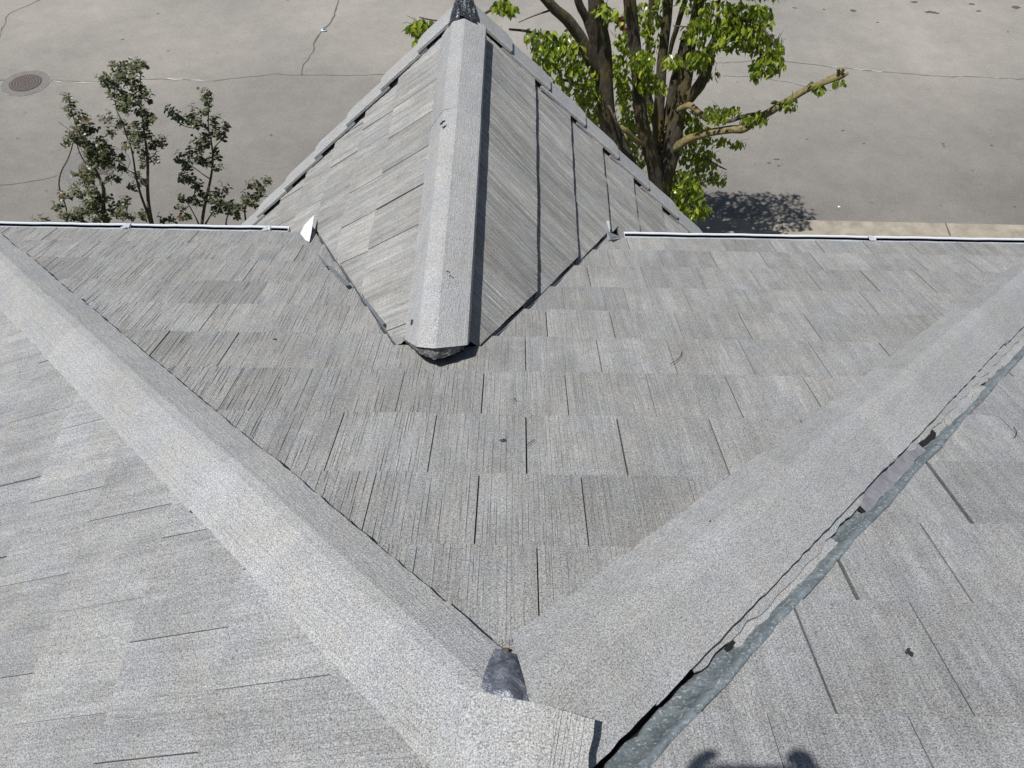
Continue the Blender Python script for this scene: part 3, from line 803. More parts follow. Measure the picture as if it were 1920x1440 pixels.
# ------------------------------------------------------------------ street
up = Vector((0, 0, 1))
def G(px, py, z=ZG): return on(px, py, up, z)
def kerb_y(x):                                    # near edge of the asphalt: straight on the right, swinging away on the left
    t = min(1, max(0, (1.6-x)/5)); return 9.64 - .008*(x-2.8) - 2.3*t*t*(3-2*t)
def ribbon(name, f0, f1, z0, z1, mat, kind='structure', x0=-60, x1=60, skirt=.2, parent=None):
    m = MB(); xs = [x0, x0*.5, -16, -11]+[-8+.25*i for i in range(65)]+[11, 16, x1*.5, x1]
    P = [[Vector((x, f0(x), z0)), Vector((x, f1(x), z1)), Vector((x, f1(x), z1-skirt))] for x in xs]
    m.grid(P, [[(p.x, p.y) for p in r_] for r_ in P]); m.grid([[Vector((x, f0(x), z0-skirt)), Vector((x, f0(x), z0))] for x in xs], [[(0, 0)]*2 for _ in xs])
    me = m.mesh(name); bm = bmesh.new(); bm.from_mesh(me); bmesh.ops.recalc_face_normals(bm, faces=bm.faces)
    bm.to_mesh(me); bm.free()
    return link(name, me, mat, parent, None, None, None, kind)
m = MB(); m.face([(-300, -300, ZG-.06), (300, -300, ZG-.06), (300, 300, ZG-.06), (-300, 300, ZG-.06)])
link('ground', m.mesh('ground'), M_soil, kind='structure')
m = MB(); m.face([(-60, 5, ZG), (60, 5, ZG), (60, 22.5, ZG), (-60, 22.5, ZG)])
road = link('road', m.mesh('road'), M_asph, kind='structure')
ribbon('gutter_pan', lambda x: kerb_y(x)-.42, kerb_y, ZG+.010, ZG+.022, M_conc)
ribbon('kerb', lambda x: kerb_y(x)-.58, lambda x: kerb_y(x)-.42, ZG+.15, ZG+.145, M_conc)
ribbon('sidewalk', lambda x: kerb_y(x)-1.8, lambda x: kerb_y(x)-.58, ZG+.155, ZG+.15, M_conc)
ribbon('lawn', lambda x: -20, lambda x: kerb_y(x)-1.8, ZG+.14, ZG+.145, M_grass)
ribbon('far_kerb', lambda x: 22.3, lambda x: 22.6, ZG+.14, ZG+.14, M_conc)
ribbon('far_lawn', lambda x: 22.6, lambda x: 60, ZG+.13, ZG+.13, M_grass)
# joints in the gutter pan, dark seams
for i, px in enumerate((1462, 1770)):
    a = G(px, 415 if px < 1600 else 421, ZG+.02); m = MB()
    m.box((a.x, kerb_y(a.x)-.42, ZG+.014), (.018, 0, 0), (.02, .42, 0), (0, 0, .0115))
    link('pan_joint', m.mesh('pan_joint'), M_crack, kind='structure')
# cracks
def crack(pts, w, mat, z=.004, jit=.02, gapp=0):
    m = MB(); W = [G(x, y) for x, y in pts]; Q = []
    for a, b in zip(W[:-1], W[1:]):
        n = max(2, int((b-a).length/.12))
        for i in range(n): Q.append(a.lerp(b, i/n)+Vector((rnd.uniform(-jit, jit), rnd.uniform(-jit, jit), 0)))
    Q.append(W[-1])
    L = []; Rr = []
    for i, p in enumerate(Q):
        t = (Q[min(i+1, len(Q)-1)]-Q[max(i-1, 0)]).normalized(); nn = Vector((-t.y, t.x, 0)); ww = w*rnd.uniform(.3, 1.3)*.5
        L.append(p+nn*ww); Rr.append(p-nn*ww)
    for i in range(len(Q)-1):
        if gapp and rnd.random() < gapp: continue
        m.face([Vector((q.x, q.y, ZG+z)) for q in (Rr[i], Rr[i+1], L[i+1], L[i])])
    o = link('crack', m.mesh('crack'), mat, road); return o
crack([(-40, 150), (100, 151), (180, 154), (250, 148), (330, 149), (400, 152), (450, 147), (520, 139), (570, 141), (650, 142), (740, 139), (830, 133), (950, 128), (1100, 122), (1250, 118), (1360, 118), (1430, 112), (1500, 119), (1600, 130), (1680, 136), (1760, 143), (1840, 145), (1990, 152)], .015, M_crack)
crack([(100, 153), (180, 156), (300, 147), (400, 153)], .028, M_crackl, .007, .02, .45)
crack([(1560, 126), (1640, 133), (1740, 141), (1900, 147)], .02, M_crackl, .007, .02, .6)
crack([(566, 141), (571, 122), (584, 104), (588, 84), (602, 62), (618, 42), (630, 24), (636, 0), (640, -20)], .032, M_crack, .004, .03)
crack([(-20, 349), (40, 343), (75, 338), (108, 329)], .016, M_crack)
crack([(-10, 90), (3, 60), (15, 27), (73, 0), (90, -12)], .018, M_crack)
crack([(1190, 178), (1330, 143), (1420, 144), (1560, 171)], .010, M_crack, .004, .02, .3)
crack([(1330, 106), (1500, 118)], .012, M_crackl, .007, .02, .5)
# stains
def blot(px, py, rx, ry, z=.005):
    c = G(px, py); m = MB(); n = 16; P = []
    for i in range(n):
        a = 6.283*i/n; P.append(Vector((c.x+rx*math.cos(a)*rnd.uniform(.6, 1.2), c.y+ry*math.sin(a)*rnd.uniform(.6, 1.2), ZG+z)))
    m.face(P); o = link('stain', m.mesh('stain'), M_stain, road)
M_stain = simple('oil_stain', (.11, .095, .085), .8)
for s_ in ((1600, 20, .06, .05), (1745, 23, .11, .05), (1757, 25, .05, .03), (1714, 4, .07, .04), (1822, 8, .06, .03), (1835, 21, .05, .03), (1905, 14, .10, .06), (1490, 15, .05, .02), (1545, 18, .03, .02), (1645, 42, .03, .02), (1580, 245, .03, .02), (1768, 270, .025, .02), (1770, 275, .025, .015), (1859, 273, .03, .02), (1620, 269, .025, .012), (1513, 261, .02, .012), (1823, 320, .02, .01), (1456, 299, .05, .02), (1442, 306, .035, .02), (1460, 311, .03, .02), (230, 74, .03, .02), (1890, 60, .02, .02)):
    blot(*s_)

def manhole(px, py, rl, rc, label, rot=.3):
    c = G(px, py); e = empty('manhole', (c.x, c.y, ZG), label, 'manhole cover', 'manhole covers in the road')
    def disc(r, z, n=48, r0=0, th=.02, wob=0):
        m = MB(); top = []; 
        for i in range(n):
            a = 6.283185*i/n; rr = r*(1+wob*math.sin(a*5+1)+wob*math.sin(a*9)); top.append(Vector((rr*math.cos(a), rr*math.sin(a), z)))
        m.face(top)
        for i in range(n):
            j = (i+1) % n; m.face([top[j], top[i], top[i]-Vector((0, 0, th)), top[j]-Vector((0, 0, th))])
        return m
    link('collar', disc(rc, .005, 48, th=.004, wob=.006).mesh('collar'), M_ring, e)
    # dusty rim round the collar
    m = MB(); n = 60
    for i in range(n):
        if rnd.random() < .0: continue
        a, b = 6.283185*i/n, 6.283185*(i+1)/n; r1 = rc*1.0; r2 = rc*(1.006+.010*math.sin(i*1.3)+.006*math.sin(i*.5))
        m.face([(r1*math.cos(a), r1*math.sin(a), .008), (r2*math.cos(a), r2*math.sin(a), .008), (r2*math.cos(b), r2*math.sin(b), .008), (r1*math.cos(b), r1*math.sin(b), .008)])
    link('collar_rim', m.mesh('collar_rim'), M_crackl if rc < .5 and rl < .29 else M_crack, e)
    lid = link('lid', disc(rl, .011, th=.006).mesh('lid'), M_iron, e)
    m = MB()
    for ring in range(1, 6):
        r = rl*(ring/5.6); nn = 6+ring*6
        for i in range(nn):
            a = 6.283185*i/nn+rot; w_ = r*6.28/nn*.30; d = Vector((math.cos(a), math.sin(a), 0)); t = Vector((-d.y, d.x, 0)); o = d*r+Vector((0, 0, .0105))
            m.box(o-d*.010-t*w_, d*.020, t*w_*2, (0, 0, .006))
    link('tread', m.mesh('tread'), simple('iron_tread', (.26, .225, .21), .6, .2), lid)
manhole(48, 156, .265, .40, 'rusty round manhole cover fully visible in its grey collar out in the road')
manhole(180, 312, .255, .50, 'manhole cover half hidden behind the leafy shrub stems')
# litter
m = MB(); c = G(607, 57, ZG+.012)
m.face([c+Vector(v) for v in ((-.05, -.03, 0), (.05, -.035, .012), (.055, .03, .004), (-.04, .04, .015))]); m.face([c+Vector(v) for v in ((-.02, -.01, .02), (.05, -.01, .02), (.04, .03, .022), (-.02, .025, .02))], mi=1)
link('litter', m.mesh('litter'), [simple('paper_white', (.75, .78, .8), .6), simple('wrapper_blue', (.05, .25, .42), .4)], None, 'blue and white scrap of wrapper lying by the crack in the road', 'litter')
m = MB(); c = G(1573, 388, ZG+.01); m.face([c+Vector(v) for v in ((-.02, -.015, 0), (.02, -.01, .01), (.012, .02, .004), (-.015, .015, .006))])
link('litter', m.mesh('litter'), simple('paper_scrap', (.8, .8, .75), .7), None, 'tiny white scrap on the dark asphalt near the kerb', 'litter')

# ------------------------------------------------------------------ leaves
def leaf_mat(name, top, back, tip=None, rough=.35, trans=.25):
    m, n, b = newmat(name); g = NG(n)
    at_ = g.node('ShaderNodeAttribute'); at_.attribute_name = 'tone'
    colr = g.mix(at_.outputs['Fac'], top, back)
    if tip:
        colr = g.mix(g.maprange(at_.outputs['Fac'], .93, .95, 0, 1), colr, tip)
    g.L(colr, b.inputs['Base Color']); b.inputs['Roughness'].default_value = rough; b.inputs['Specular IOR Level'].default_value = .6
    tr = g.node('ShaderNodeBsdfTranslucent'); g.L(g.mix(.5, colr, (.25, .42, .03)), tr.inputs[0])
    mx = g.node('ShaderNodeMixShader'); mx.inputs[0].default_value = trans
    out = [x for x in n.nodes if x.type == 'OUTPUT_MATERIAL'][0]
    g.L(b.outputs[0], mx.inputs[1]); g.L(tr.outputs[0], mx.inputs[2]); g.L(mx.outputs[0], out.inputs[0]); return m
M_leafT = leaf_mat('pear_leaf', (.085, .155, .014), (.46, .53, .06), None, .3, .35)
M_leafS = leaf_mat('myrtle_leaf', (.060, .066, .034), (.155, .165, .08), (.15, .075, .05), .4, .18)
def bark(name, a, b_, c_):
    m, n, b = newmat(name); g = NG(n); tc = g.node('ShaderNodeTexCoord'); ob = tc.outputs['Object']
    n1 = g.noise(g.scale(ob, (1, 1, .35)), 28, 5, .7, .6); n2 = g.noise(ob, 3.0, 3, .6)
    x = g.mix(g.maprange(n1, .35, .65, 0, 1), a, b_); x = g.mix(g.maprange(n2, .45, .62, 0, .85), x, c_)
    g.L(x, b.inputs['Base Color']); b.inputs['Roughness'].default_value = .9
    g.bump(n1, .9, .03, b); return m
M_bark = bark('pear_bark', (.055, .045, .035), (.15, .125, .095), (.17, .135, .055))
M_pale = bark('pale_branch', (.20, .16, .075), (.36, .31, .16), (.30, .25, .09))
M_stem = bark('myrtle_stem', (.10, .08, .06), (.20, .165, .13), (.15, .12, .09))

def leaf(mb, p, d, nrm, L_, W_, tone, fold=.35, curl=.25, mi=0):
    d = d.normalized(); x = d.cross(nrm)
    if x.length < 1e-3: x = Vector((1, 0, 0))
    x.normalize(); nn = x.cross(d)
    pts = [p]
    mids = [p + d*L_*f - nn*curl*L_*f*f for f in (0, .35, .7, 1)]
    ws = (0, .5, .38, 0)
    A = [mids[i] + x*W_*ws[i] + nn*W_*fold*ws[i] for i in (1, 2)]; B = [mids[i] - x*W_*ws[i] + nn*W_*fold*ws[i] for i in (1, 2)]
    uv3 = [(0, 0), (1, 0), (1, 1)]; uv4 = [(0, 0), (1, 0), (1, 1), (0, 1)]
    mb.face([mids[0], A[0], mids[1]], uv3, tone, mi); mb.face([mids[1], A[0], A[1], mids[2]], uv4, tone, mi); mb.face([mids[2], A[1], mids[3]], uv3, tone, mi)
    mb.face([mids[0], mids[1], B[0]], uv3, tone, mi); mb.face([mids[1], mids[2], B[1], B[0]], uv4, tone, mi); mb.face([mids[2], mids[3], B[1]], uv3, tone, mi)

def smooth_path(pts, k_=3):
    out = []
    for i in range(len(pts)-1):
        p0 = pts[max(i-1, 0)]; p1 = pts[i]; p2 = pts[i+1]; p3 = pts[min(i+2, len(pts)-1)]
        for j in range(k_):
            t = j/k_
            out.append(tuple(.5*(2*b + (c-a)*t + (2*a-5*b+4*c-d)*t*t + (-a+3*b-3*c+d)*t**3) for a, b, c, d in zip(p0, p1, p2, p3)))
    out.append(tuple(pts[-1])); return out
def branch(mb, spec, n=10, wob=.06, rs=1.0):
    """spec: (px, py, Y, radius px)"""
    q = smooth_path(spec); P = []; rd = []
    for px, py, Y, r_ in q:
        d = ray(px, py); p = at(px, py, Y); dep = (p-CAM).dot(VF)
        P.append(p); rd.append(max(.003, r_*rs*dep/CF))
    mb.tube(P, rd, n, wob=wob); return P

# ---- pear tree by the kerb
TY = 8.9
tb = at(1225, 460, TY); tree = empty('tree', (tb.x, TY, ZG), 'big pruned street tree with grey-brown limbs and glossy bright green leaves beside the road', 'tree')
tr = MB()
base = Vector((tb.x, TY, ZG))
br = [
 [(1212, 700, TY, 27), (1222, 500, TY, 24), (1232, 390, TY, 23), (1240, 345, TY, 21), (1256, 290, TY+.02, 16), (1272, 210, TY+.05, 15), (1283, 160, TY+.05, 13), (1293, 90, TY+.1, 11.5), (1308, 20, TY+.1, 10.5), (1318, -50, TY+.15, 9), (1322, -90, TY+.15, 7)],
 [(1236, 375, TY-.02, 16), (1228, 320, TY-.1, 14), (1210, 255, TY-.15, 13), (1200, 200, TY-.15, 13), (1196, 140, TY-.15, 12), (1188, 60, TY-.15, 12), (1180, 0, TY-.2, 12), (1176, -70, TY-.2, 10)],
 [(1244, 330, TY, 14), (1240, 300, TY+.15, 13), (1235, 255, TY+.3, 11.5), (1236, 195, TY+.35, 10), (1241, 120, TY+.4, 9.5), (1247, 70, TY+.4, 9), (1251, 25, TY+.4, 9), (1259, -50, TY+.4, 8)],
 [(1240, 420, TY-.2, 17), (1205, 370, TY-.25, 17), (1182, 320, TY-.3, 17), (1166, 285, TY-.3, 17), (1143, 240, TY-.35, 17), (1135, 180, TY-.4, 17), (1130, 100, TY-.4, 17), (1121, 40, TY-.45, 16), (1117, -5, TY-.5, 15), (1114, -80, TY-.5, 13)],
 [(1278, 200, TY+.05, 10), (1298, 178, TY-.05, 11), (1316, 152, TY-.15, 10.5), (1326, 128, TY-.2, 10), (1330, 105, TY-.25, 9), (1336, 80, TY-.3, 6)],
 [(1243, 260, TY+.3, 8), (1252, 215, TY+.4, 8), (1262, 160, TY+.45, 8), (1274, 115, TY+.5, 7), (1285, 60, TY+.5, 6)],
 [(1125, 150, TY-.4, 11), (1106, 112, TY-.5, 12), (1092, 76, TY-.55, 11), (1070, 45, TY-.6, 11), (1042, 18, TY-.7, 10), (1018, -8, TY-.75, 9), (990, -40, TY-.8, 7)],
 [(1122, 110, TY-.4, 8), (1112, 72, TY-.4, 8.5), (1100, 35, TY-.4, 8), (1085, 5, TY-.45, 7.5), (1074, -40, TY-.5, 6)],
 [(1255, 105, TY+.35, 3.5), (1262, 75, TY+.3, 4.5), (1274, 35, TY+.25, 5), (1286, -5, TY+.2, 5), (1292, -50, TY+.2, 4)],
 [(1214, 130, TY+.5, 6), (1218, 60, TY+.6, 6), (1222, 0, TY+.6, 6), (1224, -60, TY+.6, 5)],
 [(1236, 240, TY+.6, 9), (1216, 190, TY+.65, 8), (1210, 140, TY+.7, 7)],
]
for s_ in br: branch(tr, s_)
trunk = link('trunk', tr.mesh('trunk', True), M_bark); setpar(trunk, tree)
pb = MB()
P_long = branch(pb, [(1258, 281, TY, 8), (1280, 268, TY-.1, 8), (1303, 256, TY-.2, 7.5), (1340, 247, TY-.3, 7), (1372, 243, TY-.4, 7.5), (1396, 240, TY-.45, 8), (1418, 226, TY-.5, 7), (1445, 208, TY-.6, 7), (1476, 190, TY-.65, 6.5), (1512, 168, TY-.7, 6.2), (1545, 154, TY-.8, 6), (1572, 143, TY-.8, 7.5), (1581, 138, TY-.8, 7)], 10, .07)
for a in ((1583, 128), (1572, 128), (1590, 138)): branch(pb, [(1574, 143, TY-.8, 4), (a[0], a[1], TY-.85, 3)], 6)
o = link('cut_branch', pb.mesh('cut_branch', True), M_pale, None, 'long yellowish lopped branch reaching right over the road'); setpar(o, tree)
pb = MB()
branch(pb, [(1272, 206, TY-.1, 5), (1292, 197, TY-.2, 6), (1303, 205, TY-.25, 6), (1320, 219, TY-.3, 5.5), (1326, 224, TY-.3, 5)], 8)
o = link('cut_branch', pb.mesh('cut_branch', True), M_pale, None, 'short pale stub bent to the right below the fork'); setpar(o, tree); pb = MB()
branch(pb, [(1163, 236, TY-.5, 3), (1172, 244, TY-.5, 5), (1190, 262, TY-.35, 5), (1208, 272, TY-.2, 4)], 8)
o = link('cut_branch', pb.mesh('cut_branch', True), M_pale, None, 'short pale stub left of the dark middle limb'); setpar(o, tree)
tw = MB()
for s_ in ([(1326, 222, TY-.3, 4), (1348, 228, TY-.35, 3.5), (1372, 226, TY-.4, 4), (1400, 216, TY-.45, 4), (1430, 212, TY-.5, 2)], [(1110, 178, TY-.3, 2), (1128, 188, TY-.4, 2.6), (1142, 200, TY-.5, 2.6), (1152, 222, TY-.55, 2.2), (1163, 240, TY-.5, 3)],
           [(1157, 205, TY-.4, 1.2), (1152, 222, TY-.55, 2), (1165, 245, TY-.5, 2)], [(955, 55, TY-.9, 2), (985, 58, TY-.8, 2.4), (1020, 68, TY-.7, 2.2), (1032, 80, TY-.6, 1.2)], [(1030, 20, TY-.7, 2), (1000, 30, TY-.8, 1.4), (972, 42, TY-.85, .8)],
           [(920, 22, TY-.9, 1.6), (935, 5, TY-.9, 2.2), (960, -8, TY-.9, 2.5), (1005, -25, TY-.8, 3)], [(786, 32, TY-1.1, 1.2), (812, 38, TY-1.1, 1.6), (845, 40, TY-1.0, 2), (900, 30, TY-.9, 2.4), (960, -8, TY-.9, 2.5)],
           [(1318, 292, TY-.1, 1.5), (1345, 310, TY-.2, 1.8), (1362, 318, TY-.2, 1)], [(1045, 148, TY-.4, 2), (1062, 151, TY-.4, 2.5), (1090, 160, TY-.4, 2)], [(1335, 47, TY-.3, 1.6), (1290, 50, TY-.2, 1.6), (1262, 48, TY-.1, 1)], [(1334, 84, TY-.3, 5), (1352, 60, TY-.4, 4), (1385, 40, TY-.5, 3.5), (1420, 45, TY-.6, 3), (1450, 80, TY-.7, 2), (1462, 110, TY-.7, 1.5)], [(1390, 42, TY-.5, 3), (1410, 75, TY-.55, 2.5), (1430, 110, TY-.6, 2)], [(1336, 80, TY-.3, 4), (1345, 30, TY-.3, 3), (1350, -20, TY-.3, 3)]):
    branch(tw, s_, 6)
# leaf clusters: centre px, radii px, depth, count
cl = [(1430, -28, 70, 20, -.5, 120), (1515, -45, 45, 26, -.3, 130), (1370, -50, 60, 34, -.2, 170), (1270, -50, 60, 34, .1, 120), (1130, -50, 50, 30, -.3, 60), (1460, -85, 70, 36, 0, 190), (1390, -110, 70, 30, 0, 140), (1330, -90, 60, 40, 0, 120), (1060, 110, 45, 45, -.5, 100), (1030, 92, 32, 36, -.6, 80), (1088, 150, 36, 40, -.4, 90), (1104, 190, 22, 38, -.3, 70), (1128, 225, 12, 22, -.2, 26), (1010, 70, 25, 22, -.6, 30), (1075, 75, 25, 26, -.3, 30),
      (1170, 105, 20, 60, .3, 70), (1178, 195, 20, 50, .3, 90), (1165, 165, 12, 30, .35, 30), (1205, 112, 24, 22, -.4, 60), (1216, 152, 26, 18, -.3, 60), (1212, 135, 14, 12, -.4, 20),
      (1264, 112, 18, 14, -.1, 26), (1235, 160, 14, 14, 0, 20), (1308, 110, 22, 18, -.3, 50), (1330, 98, 16, 22, -.35, 26),
      (1348, 30, 40, 32, -.3, 95), (1395, 30, 38, 30, -.4, 90), (1375, 66, 42, 26, -.4, 90), (1415, 70, 32, 28, -.5, 75), (1430, 30, 22, 24, -.5, 35), (1452, 82, 18, 18, -.6, 30), (1440, 122, 32, 18, -.6, 58), (1415, 138, 12, 8, -.6, 8), (1445, 100, 20, 12, -.6, 18), (1310, 55, 25, 25, -.2, 40),
      (1345, 210, 26, 16, -.35, 46), (1380, 206, 14, 10, -.35, 12), (1426, 217, 17, 12, -.55, 22), (1402, 222, 12, 7, -.5, 10), (1484, 190, 10, 14, -.7, 14), (1460, 195, 10, 6, -.65, 5), (1533, 160, 14, 10, -.8, 12), (1575, 152, 10, 6, -.8, 6),
      (1292, 232, 22, 26, .2, 60), (1312, 245, 18, 16, .2, 30), (1345, 262, 26, 8, .1, 26), (1385, 268, 12, 7, .1, 10), (1300, 290, 28, 30, .25, 85), (1328, 300, 22, 18, .2, 36), (1350, 335, 16, 9, .1, 12), (1330, 330, 16, 14, .1, 16),
      (1285, 340, 30, 26, .1, 110), (1290, 375, 34, 34, 0, 130), (1275, 405, 28, 26, 0, 90), (1312, 395, 18, 16, 0, 26), (1322, 392, 12, 8, 0, 8), (1282, 425, 22, 14, 0, 40), (1300, 348, 20, 20, .2, 40),
      (1140, 22, 22, 14, -.55, 30), (1128, 12, 12, 12, -.5, 10), (1205, 30, 16, 30, .5, 36), (1225, 60, 16, 36, .5, 36), (1240, 10, 14, 20, .5, 18), (1185, 265, 24, 40, .4, 90), (1195, 310, 16, 30, .4, 46), (1150, 260, 12, 22, .3, 26), (1222, 225, 14, 40, .5, 40), (1150, 128, 12, 20, .2, 16),
      (790, 46, 26, 12, -1.1, 44), (775, 52, 14, 8, -1.1, 16), (790, 68, 16, 14, -1.1, 26), (945, 8, 18, 12, -.9, 30), (958, 14, 10, 9, -.9, 14), (735, 58+0, 1, 1, -1, 0), (1300, 5, 30, 20, .1, 30), (1330, 132, 4, 10, -.2, 4), (1342, 128+8, 6, 6, -.2, 4), (1290, 60, 10, 20, .2, 10), (1170, 40, 12, 26, .2, 16)]
lv = MB()
for cx, cy, rx, ry, dy, n in cl:
    for i in range(int(n*2.1)):
        while True:
            a, b_ = rnd.uniform(-1, 1), rnd.uniform(-1, 1)
            if a*a+b_*b_ < 1: break
        px, py = cx+a*rx, cy+b_*ry
        p = at(px, py, TY+dy+rnd.uniform(-.28, .28)*min(1, rx/25))
        d = Vector((rnd.uniform(-.8, .8), rnd.uniform(-.8, .5), rnd.uniform(-1.5, -.2)))
        nr = Vector((rnd.uniform(-1, 1), rnd.uniform(-1, .6), rnd.uniform(.2, 1.2)))
        sz = rnd.uniform(.75, 1.15)
        leaf(lv, p, d, nr, .090*sz, .043*sz, min(.92, max(0, rnd.gauss(.46, .3))), .4, rnd.uniform(.1, .5))
        if rnd.random() < .05: tw.tube([p, p+Vector((rnd.uniform(-.1, .1), rnd.uniform(-.1, .1), rnd.uniform(.03, .12)))], [.003, .002], 4, cap=False)
o = link('crown', lv.mesh('crown', True), M_leafT, None); setpar(o, tree)
o = link('twigs', tw.mesh('twigs', True), M_stem, None, kind='stuff'); setpar(o, tree)
m = MB()
for px, py in ((1172, 45), (1160, 35), (1175, 52), (1168, 30), (1157, 30)):
    p = at(px, py, TY-.5)
    for i in range(3): leaf(m, p, Vector((rnd.uniform(-.5, .5), rnd.uniform(-.5, .5), -1)), Vector((rnd.uniform(-1, 1), -1, .3)), .09, .06, .3, .7, .8)
o = link('dead_leaves', m.mesh('dead_leaves', True), simple('dead_leaf', (.30, .13, .06), .7), None, 'few curled rusty brown leaves'); setpar(o, tree)

# ---- tall shrubs rising behind the left gutter. crop px -> photo px
def cp(x, y): return (x/4.085+60, y/4.085+90)
SY = 5.3
def shrub(name, label, stems, clusters, basepx, Y):
    b0 = at(*cp(*basepx), Y); e = empty(name, (b0.x, Y, ZG+.14), label, 'shrub', 'leafy shrubs behind the left gutter')
    st = MB()
    for s_ in stems:
        q = smooth_path([(*cp(x, y), r_, 0) for x, y, r_ in s_]); P = [at(a, b, Y+.0) for a, b, r_, _ in q]
        rd = [r_*(p-CAM).dot(VF)/CF for p, (_, _, r_, _) in zip(P, q)]
        st.tube(P, rd, 7)
        if s_[0][1] >= 1300:                         # carry on down to the soil
            p = P[0]; st.tube([(b0.x, Y, ZG+.13), Vector((b0.x, Y, ZG+1.5)).lerp(Vector((p.x, p.y, ZG+1.5)), .3), p], [rd[0]*1.8, rd[0]*1.5, rd[0]], 7)
    lf = MB()
    for cx, cy, rx, ry in clusters:
        n = int(rx*ry/340)+3
        for i in range(n):                           # each cluster is made of sprigs
            while True:
                a, b_ = rnd.uniform(-1, 1), rnd.uniform(-1, 1)
                if a*a+b_*b_ < 1: break
            p = at(*cp(cx+a*rx, cy+b_*ry), Y+rnd.uniform(-.14, .14)*min(1, rx/50))
            d = Vector((rnd.uniform(-.8, .8), rnd.uniform(-.7, .7), rnd.uniform(.3, 1.3))).normalized(); ln = rnd.uniform(.035, .085)
            st.tube([p, p+d*ln], [.0018, .001], 3, cap=False)
            red = rnd.random() < (.16 if cx < 420 else .03)
            for k_ in range(rnd.randint(4, 7)):
                q = p+d*ln*(k_/6); t = 2.4*k_+rnd.uniform(-.5, .5)
                s1 = d.orthogonal().normalized(); s2 = d.cross(s1); o = s1*math.cos(t)+s2*math.sin(t)
                sz = rnd.uniform(.75, 1.15)
                leaf(lf, q, o+d*.35, d+Vector((0, 0, .4)), .033*sz, .026*sz, .97 if (red and k_ > 2) else min(.9, max(0, rnd.gauss(.4, .3))), .3, rnd.uniform(0, .5))
    o = link('foliage', lf.mesh('foliage', True), M_leafS, None); setpar(o, e)
    o = link('stem', st.mesh('stem', True), M_stem, None); setpar(o, e)
shrub('shrub', 'leftmost bushy shrub with reddish tips in front of the half hidden manhole',
      [[(565, 1345, 5), (545, 1200, 4), (548, 1080, 3.4), (500, 960, 2.6), (450, 850, 2), (390, 720, 1.6), (330, 570, 1.2), (290, 430, .9), (278, 385, .6)], [(270, 1345, 1.6), (262, 1230, 1.4), (228, 1130, 1.4), (206, 1045, 1.4), (222, 950, 1.3), (265, 870, 1.2), (300, 780, 1.1), (320, 690, .9)], [(430, 900, 1.3), (395, 860, 1.2), (360, 790, 1.1), (345, 730, 1)], [(300, 640, .5), (250, 600, .5), (205, 568, .5)], [(548, 1130, 2.4), (500, 1150, 1.6), (430, 1180, 1.2)]],
      [(280, 410, 22, 35), (305, 480, 32, 40), (335, 540, 42, 40), (385, 590, 60, 50), (430, 640, 50, 50), (370, 660, 60, 40), (300, 700, 50, 30), (250, 745, 25, 15), (370, 730, 50, 40),
       (440, 750, 70, 40), (540, 760, 60, 50), (590, 800, 80, 55), (520, 840, 100, 55), (450, 810, 60, 40), (600, 880, 80, 50), (520, 920, 90, 50), (470, 960, 70, 50), (350, 975, 35, 18), (600, 1020, 70, 30), (430, 1030, 60, 50),
       (380, 1100, 100, 50), (440, 1160, 90, 60), (260, 1140, 40, 30), (480, 1230, 80, 50), (400, 1270, 100, 45), (300, 1310, 130, 40), (450, 1320, 120, 30), (210, 1220, 45, 22), (90, 1330, 40, 14), (570, 1200, 25, 50), (560, 1290, 40, 40)], (565, 1345), SY)
shrub('shrub', 'tallest dark leaved shrub stem pair left of centre behind the gutter',
      [[(915, 1345, 4.4), (893, 1200, 3.4), (884, 1050, 3), (887, 900, 2.6), (878, 780, 2.3), (858, 640, 2), (848, 540, 1.8), (835, 470, 1.5), (835, 350, 1.1), (830, 200, .8), (835, 110, .5)], [(905, 1320, 3.5), (880, 1250, 2.6), (835, 1130, 2.2), (805, 1020, 1.9), (790, 940, 1.7), (775, 840, 1.6), (755, 750, 1.5), (720, 660, 1.4), (690, 560, 1.2), (650, 480, 1), (630, 320, .8), (640, 180, .6)], [(884, 850, 1.3), (925, 830, 1), (955, 790, .8)], [(790, 960, 1), (740, 940, .8), (690, 910, .8)], [(560, 1345, 2), (620, 1240, 1.4), (720, 1180, 1)]],
      [(830, 130, 34, 32), (775, 160, 36, 32), (640, 160, 26, 36), (690, 200, 60, 34), (800, 205, 42, 36), (550, 250, 30, 32), (580, 300, 50, 45), (660, 260, 50, 42), (750, 260, 40, 34), (640, 350, 60, 50), (720, 370, 70, 50), (800, 340, 42, 60), (860, 330, 36, 50), (700, 440, 70, 50), (770, 440, 50, 40), (850, 420, 44, 36), (735, 500, 45, 26), (850, 500, 30, 40), (885, 540, 40, 44), (870, 610, 30, 46), (615, 570, 38, 32), (670, 595, 36, 26), (640, 665, 36, 20), (780, 610, 40, 34), (760, 670, 50, 32), (830, 690, 50, 40), (890, 690, 28, 34), (800, 740, 46, 40), (960, 725, 50, 28), (990, 760, 34, 36), (930, 770, 24, 20), (730, 770, 36, 24), (855, 800, 40, 32), (855, 860, 20, 16), (960, 880, 36, 20), (870, 910, 26, 20), (705, 940, 36, 20), (650, 860, 50, 40), (820, 1000, 30, 26), (845, 1040, 36, 24), (785, 1085, 30, 20), (735, 1180, 30, 30), (690, 1230, 50, 40), (640, 1270, 50, 50), (720, 1300, 50, 34), (830, 1310, 55, 26)], (915, 1345), SY)
